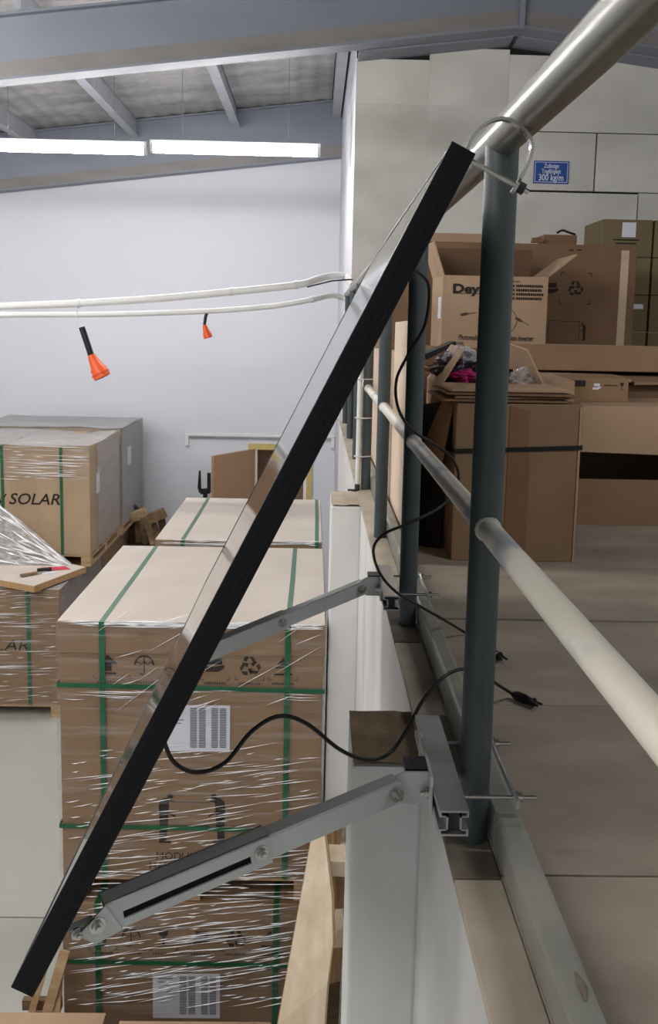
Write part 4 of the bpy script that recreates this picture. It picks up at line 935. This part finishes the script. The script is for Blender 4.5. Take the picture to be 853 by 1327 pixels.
# large carton behind
G0, G1, GY0, GZ1 = .655, 2.02, 5.62, 1.345
carton('plain_carton', 'carton hidden under the large printed carton', .66, 2.0, 5.62, 6.1, 0, .66, 'card_dark', GRP)
t = carton('large_carton', 'large brown carton with recycling print behind the inverter carton', G0, G1, GY0, 6.12, .66, GZ1, 'card_dark', GRP)
def gpx(x, y): q = at(x, y, Y=GY0); return Vector((q.x, GY0, q.z))
decal('printed_symbol', mark('recycle', .085), gpx(746, 374), X3, Z3, 'ink', t); decal('printed_symbol', mark('corner', .125), gpx(746, 374), X3, Z3, 'ink', t)
decal('printed_symbol', mark('hands', .085), gpx(715, 374), X3, Z3, 'ink', t); decal('printed_symbol', mark('corner', .12), gpx(566, 374), X3, Z3, 'ink_faded', t)
decal('printed_symbol', person_icon(True, .055), gpx(756, 430), X3, Z3, 'ink', t)
decal('printed_symbol', [[(0, 0), (.20, 0), (.20, .003), (0, .003)], [(0, -.13), (.003, -.13), (.003, 0), (0, 0)], [(.197, -.13), (.2, -.13), (.2, 0), (.197, 0)]], gpx(711, 416), X3, Z3, 'ink', t)
for x in (584, 592, 738, 748): decal('printed_mark', [[(0, 0), (.03, 0), (.03, .008), (0, .008)]], gpx(x, 325), X3, Z3, 'ink', t)
obj('tape', bx((G1 - .10, GY0 - .0015, .66), (G1 - .05, GY0 - .0003, GZ1 - .03)), 'tape_clear', t); obj('tape', bx((G0, 5.84, GZ1), (G1, 5.90, GZ1 + .0012)), 'tape_clear', t)
carton('plain_carton', 'carton standing left of the large printed carton behind the second post', .42, .64, 5.75, 6.2, 0, 1.16, 'card_mezz', GRP)
carton('tall_back_carton', 'carton whose top edge shows above the large printed one, left', .70, 1.27, 6.3, 6.7, 0, 1.47, 'card_light', GRP)
# small things on the large carton
t = carton('small_carton', 'small dark carton lying on top of the large printed carton', at(705, 310, Y=5.85).x, at(748, 310, Y=5.85).x, 5.85, 6.0, GZ1 + .002, at(720, 304, Y=5.85).z, 'card_dark', GRP)
obj('loose_tape', MB().tube(spline([at(722, 302, Y=5.86), at(729, 298.5, Y=5.86), at(737, 301, Y=5.86), at(746, 304, Y=5.86)]), .008, 6), 'black_plastic', t)
tag(obj('cardboard_scrap', MB().prism([at(690, 314, Y=5.8), at(704, 314, Y=5.8), at(702, 307, Y=5.8), at(691, 308, Y=5.8)], (0, .05, 0)), 'card_dark'), 'small cardboard scrap left of the small dark carton', 'cardboard')
# olive carton stacks at the right
hx = [2.075, 2.44]; names = ['lowest', 'second from the floor', 'third from the floor', 'third from the top', 'second from the top', 'topmost']
for c, (x0, x1) in enumerate(((2.075, 2.440), (2.455, 2.82))):
    for k in range(6):
        z0, z1 = k * .270, (k + 1) * .270 - .004
        t = carton('olive_carton', '%s olive-brown carton of the %s stack by the beige wall' % (names[k], ('left', 'right')[c]), x0, x1, 6.5, 6.95, z0, z1, 'card_olive', 'olive cartons stacked by the beige wall')
        if k >= 3: obj('tape', bx((x0 + .0, 6.70, z1), (x1, 6.75, z1 + .001)), 'tape_clear', t)
        if c == 0 and k == 5:
            obj('label_sheet', bx((x0 + .14, 6.498, z1 - .125), (x0 + .24, 6.4992, z1 - .02)), 'paper', t)
            decal('printed_line', [[(.08, -.15), (.27, -.15), (.27, -.14), (.08, -.14)], [(.1, -.175), (.25, -.175), (.25, -.165), (.1, -.165)]], (x0, 6.5, z1), X3, Z3, 'ink', t)
        if c == 0 and k == 3: obj('label_sheet', bx((x0 + .25, 6.498, z1 - .10), (x0 + .33, 6.4992, z1 - .065)), 'paper', t)
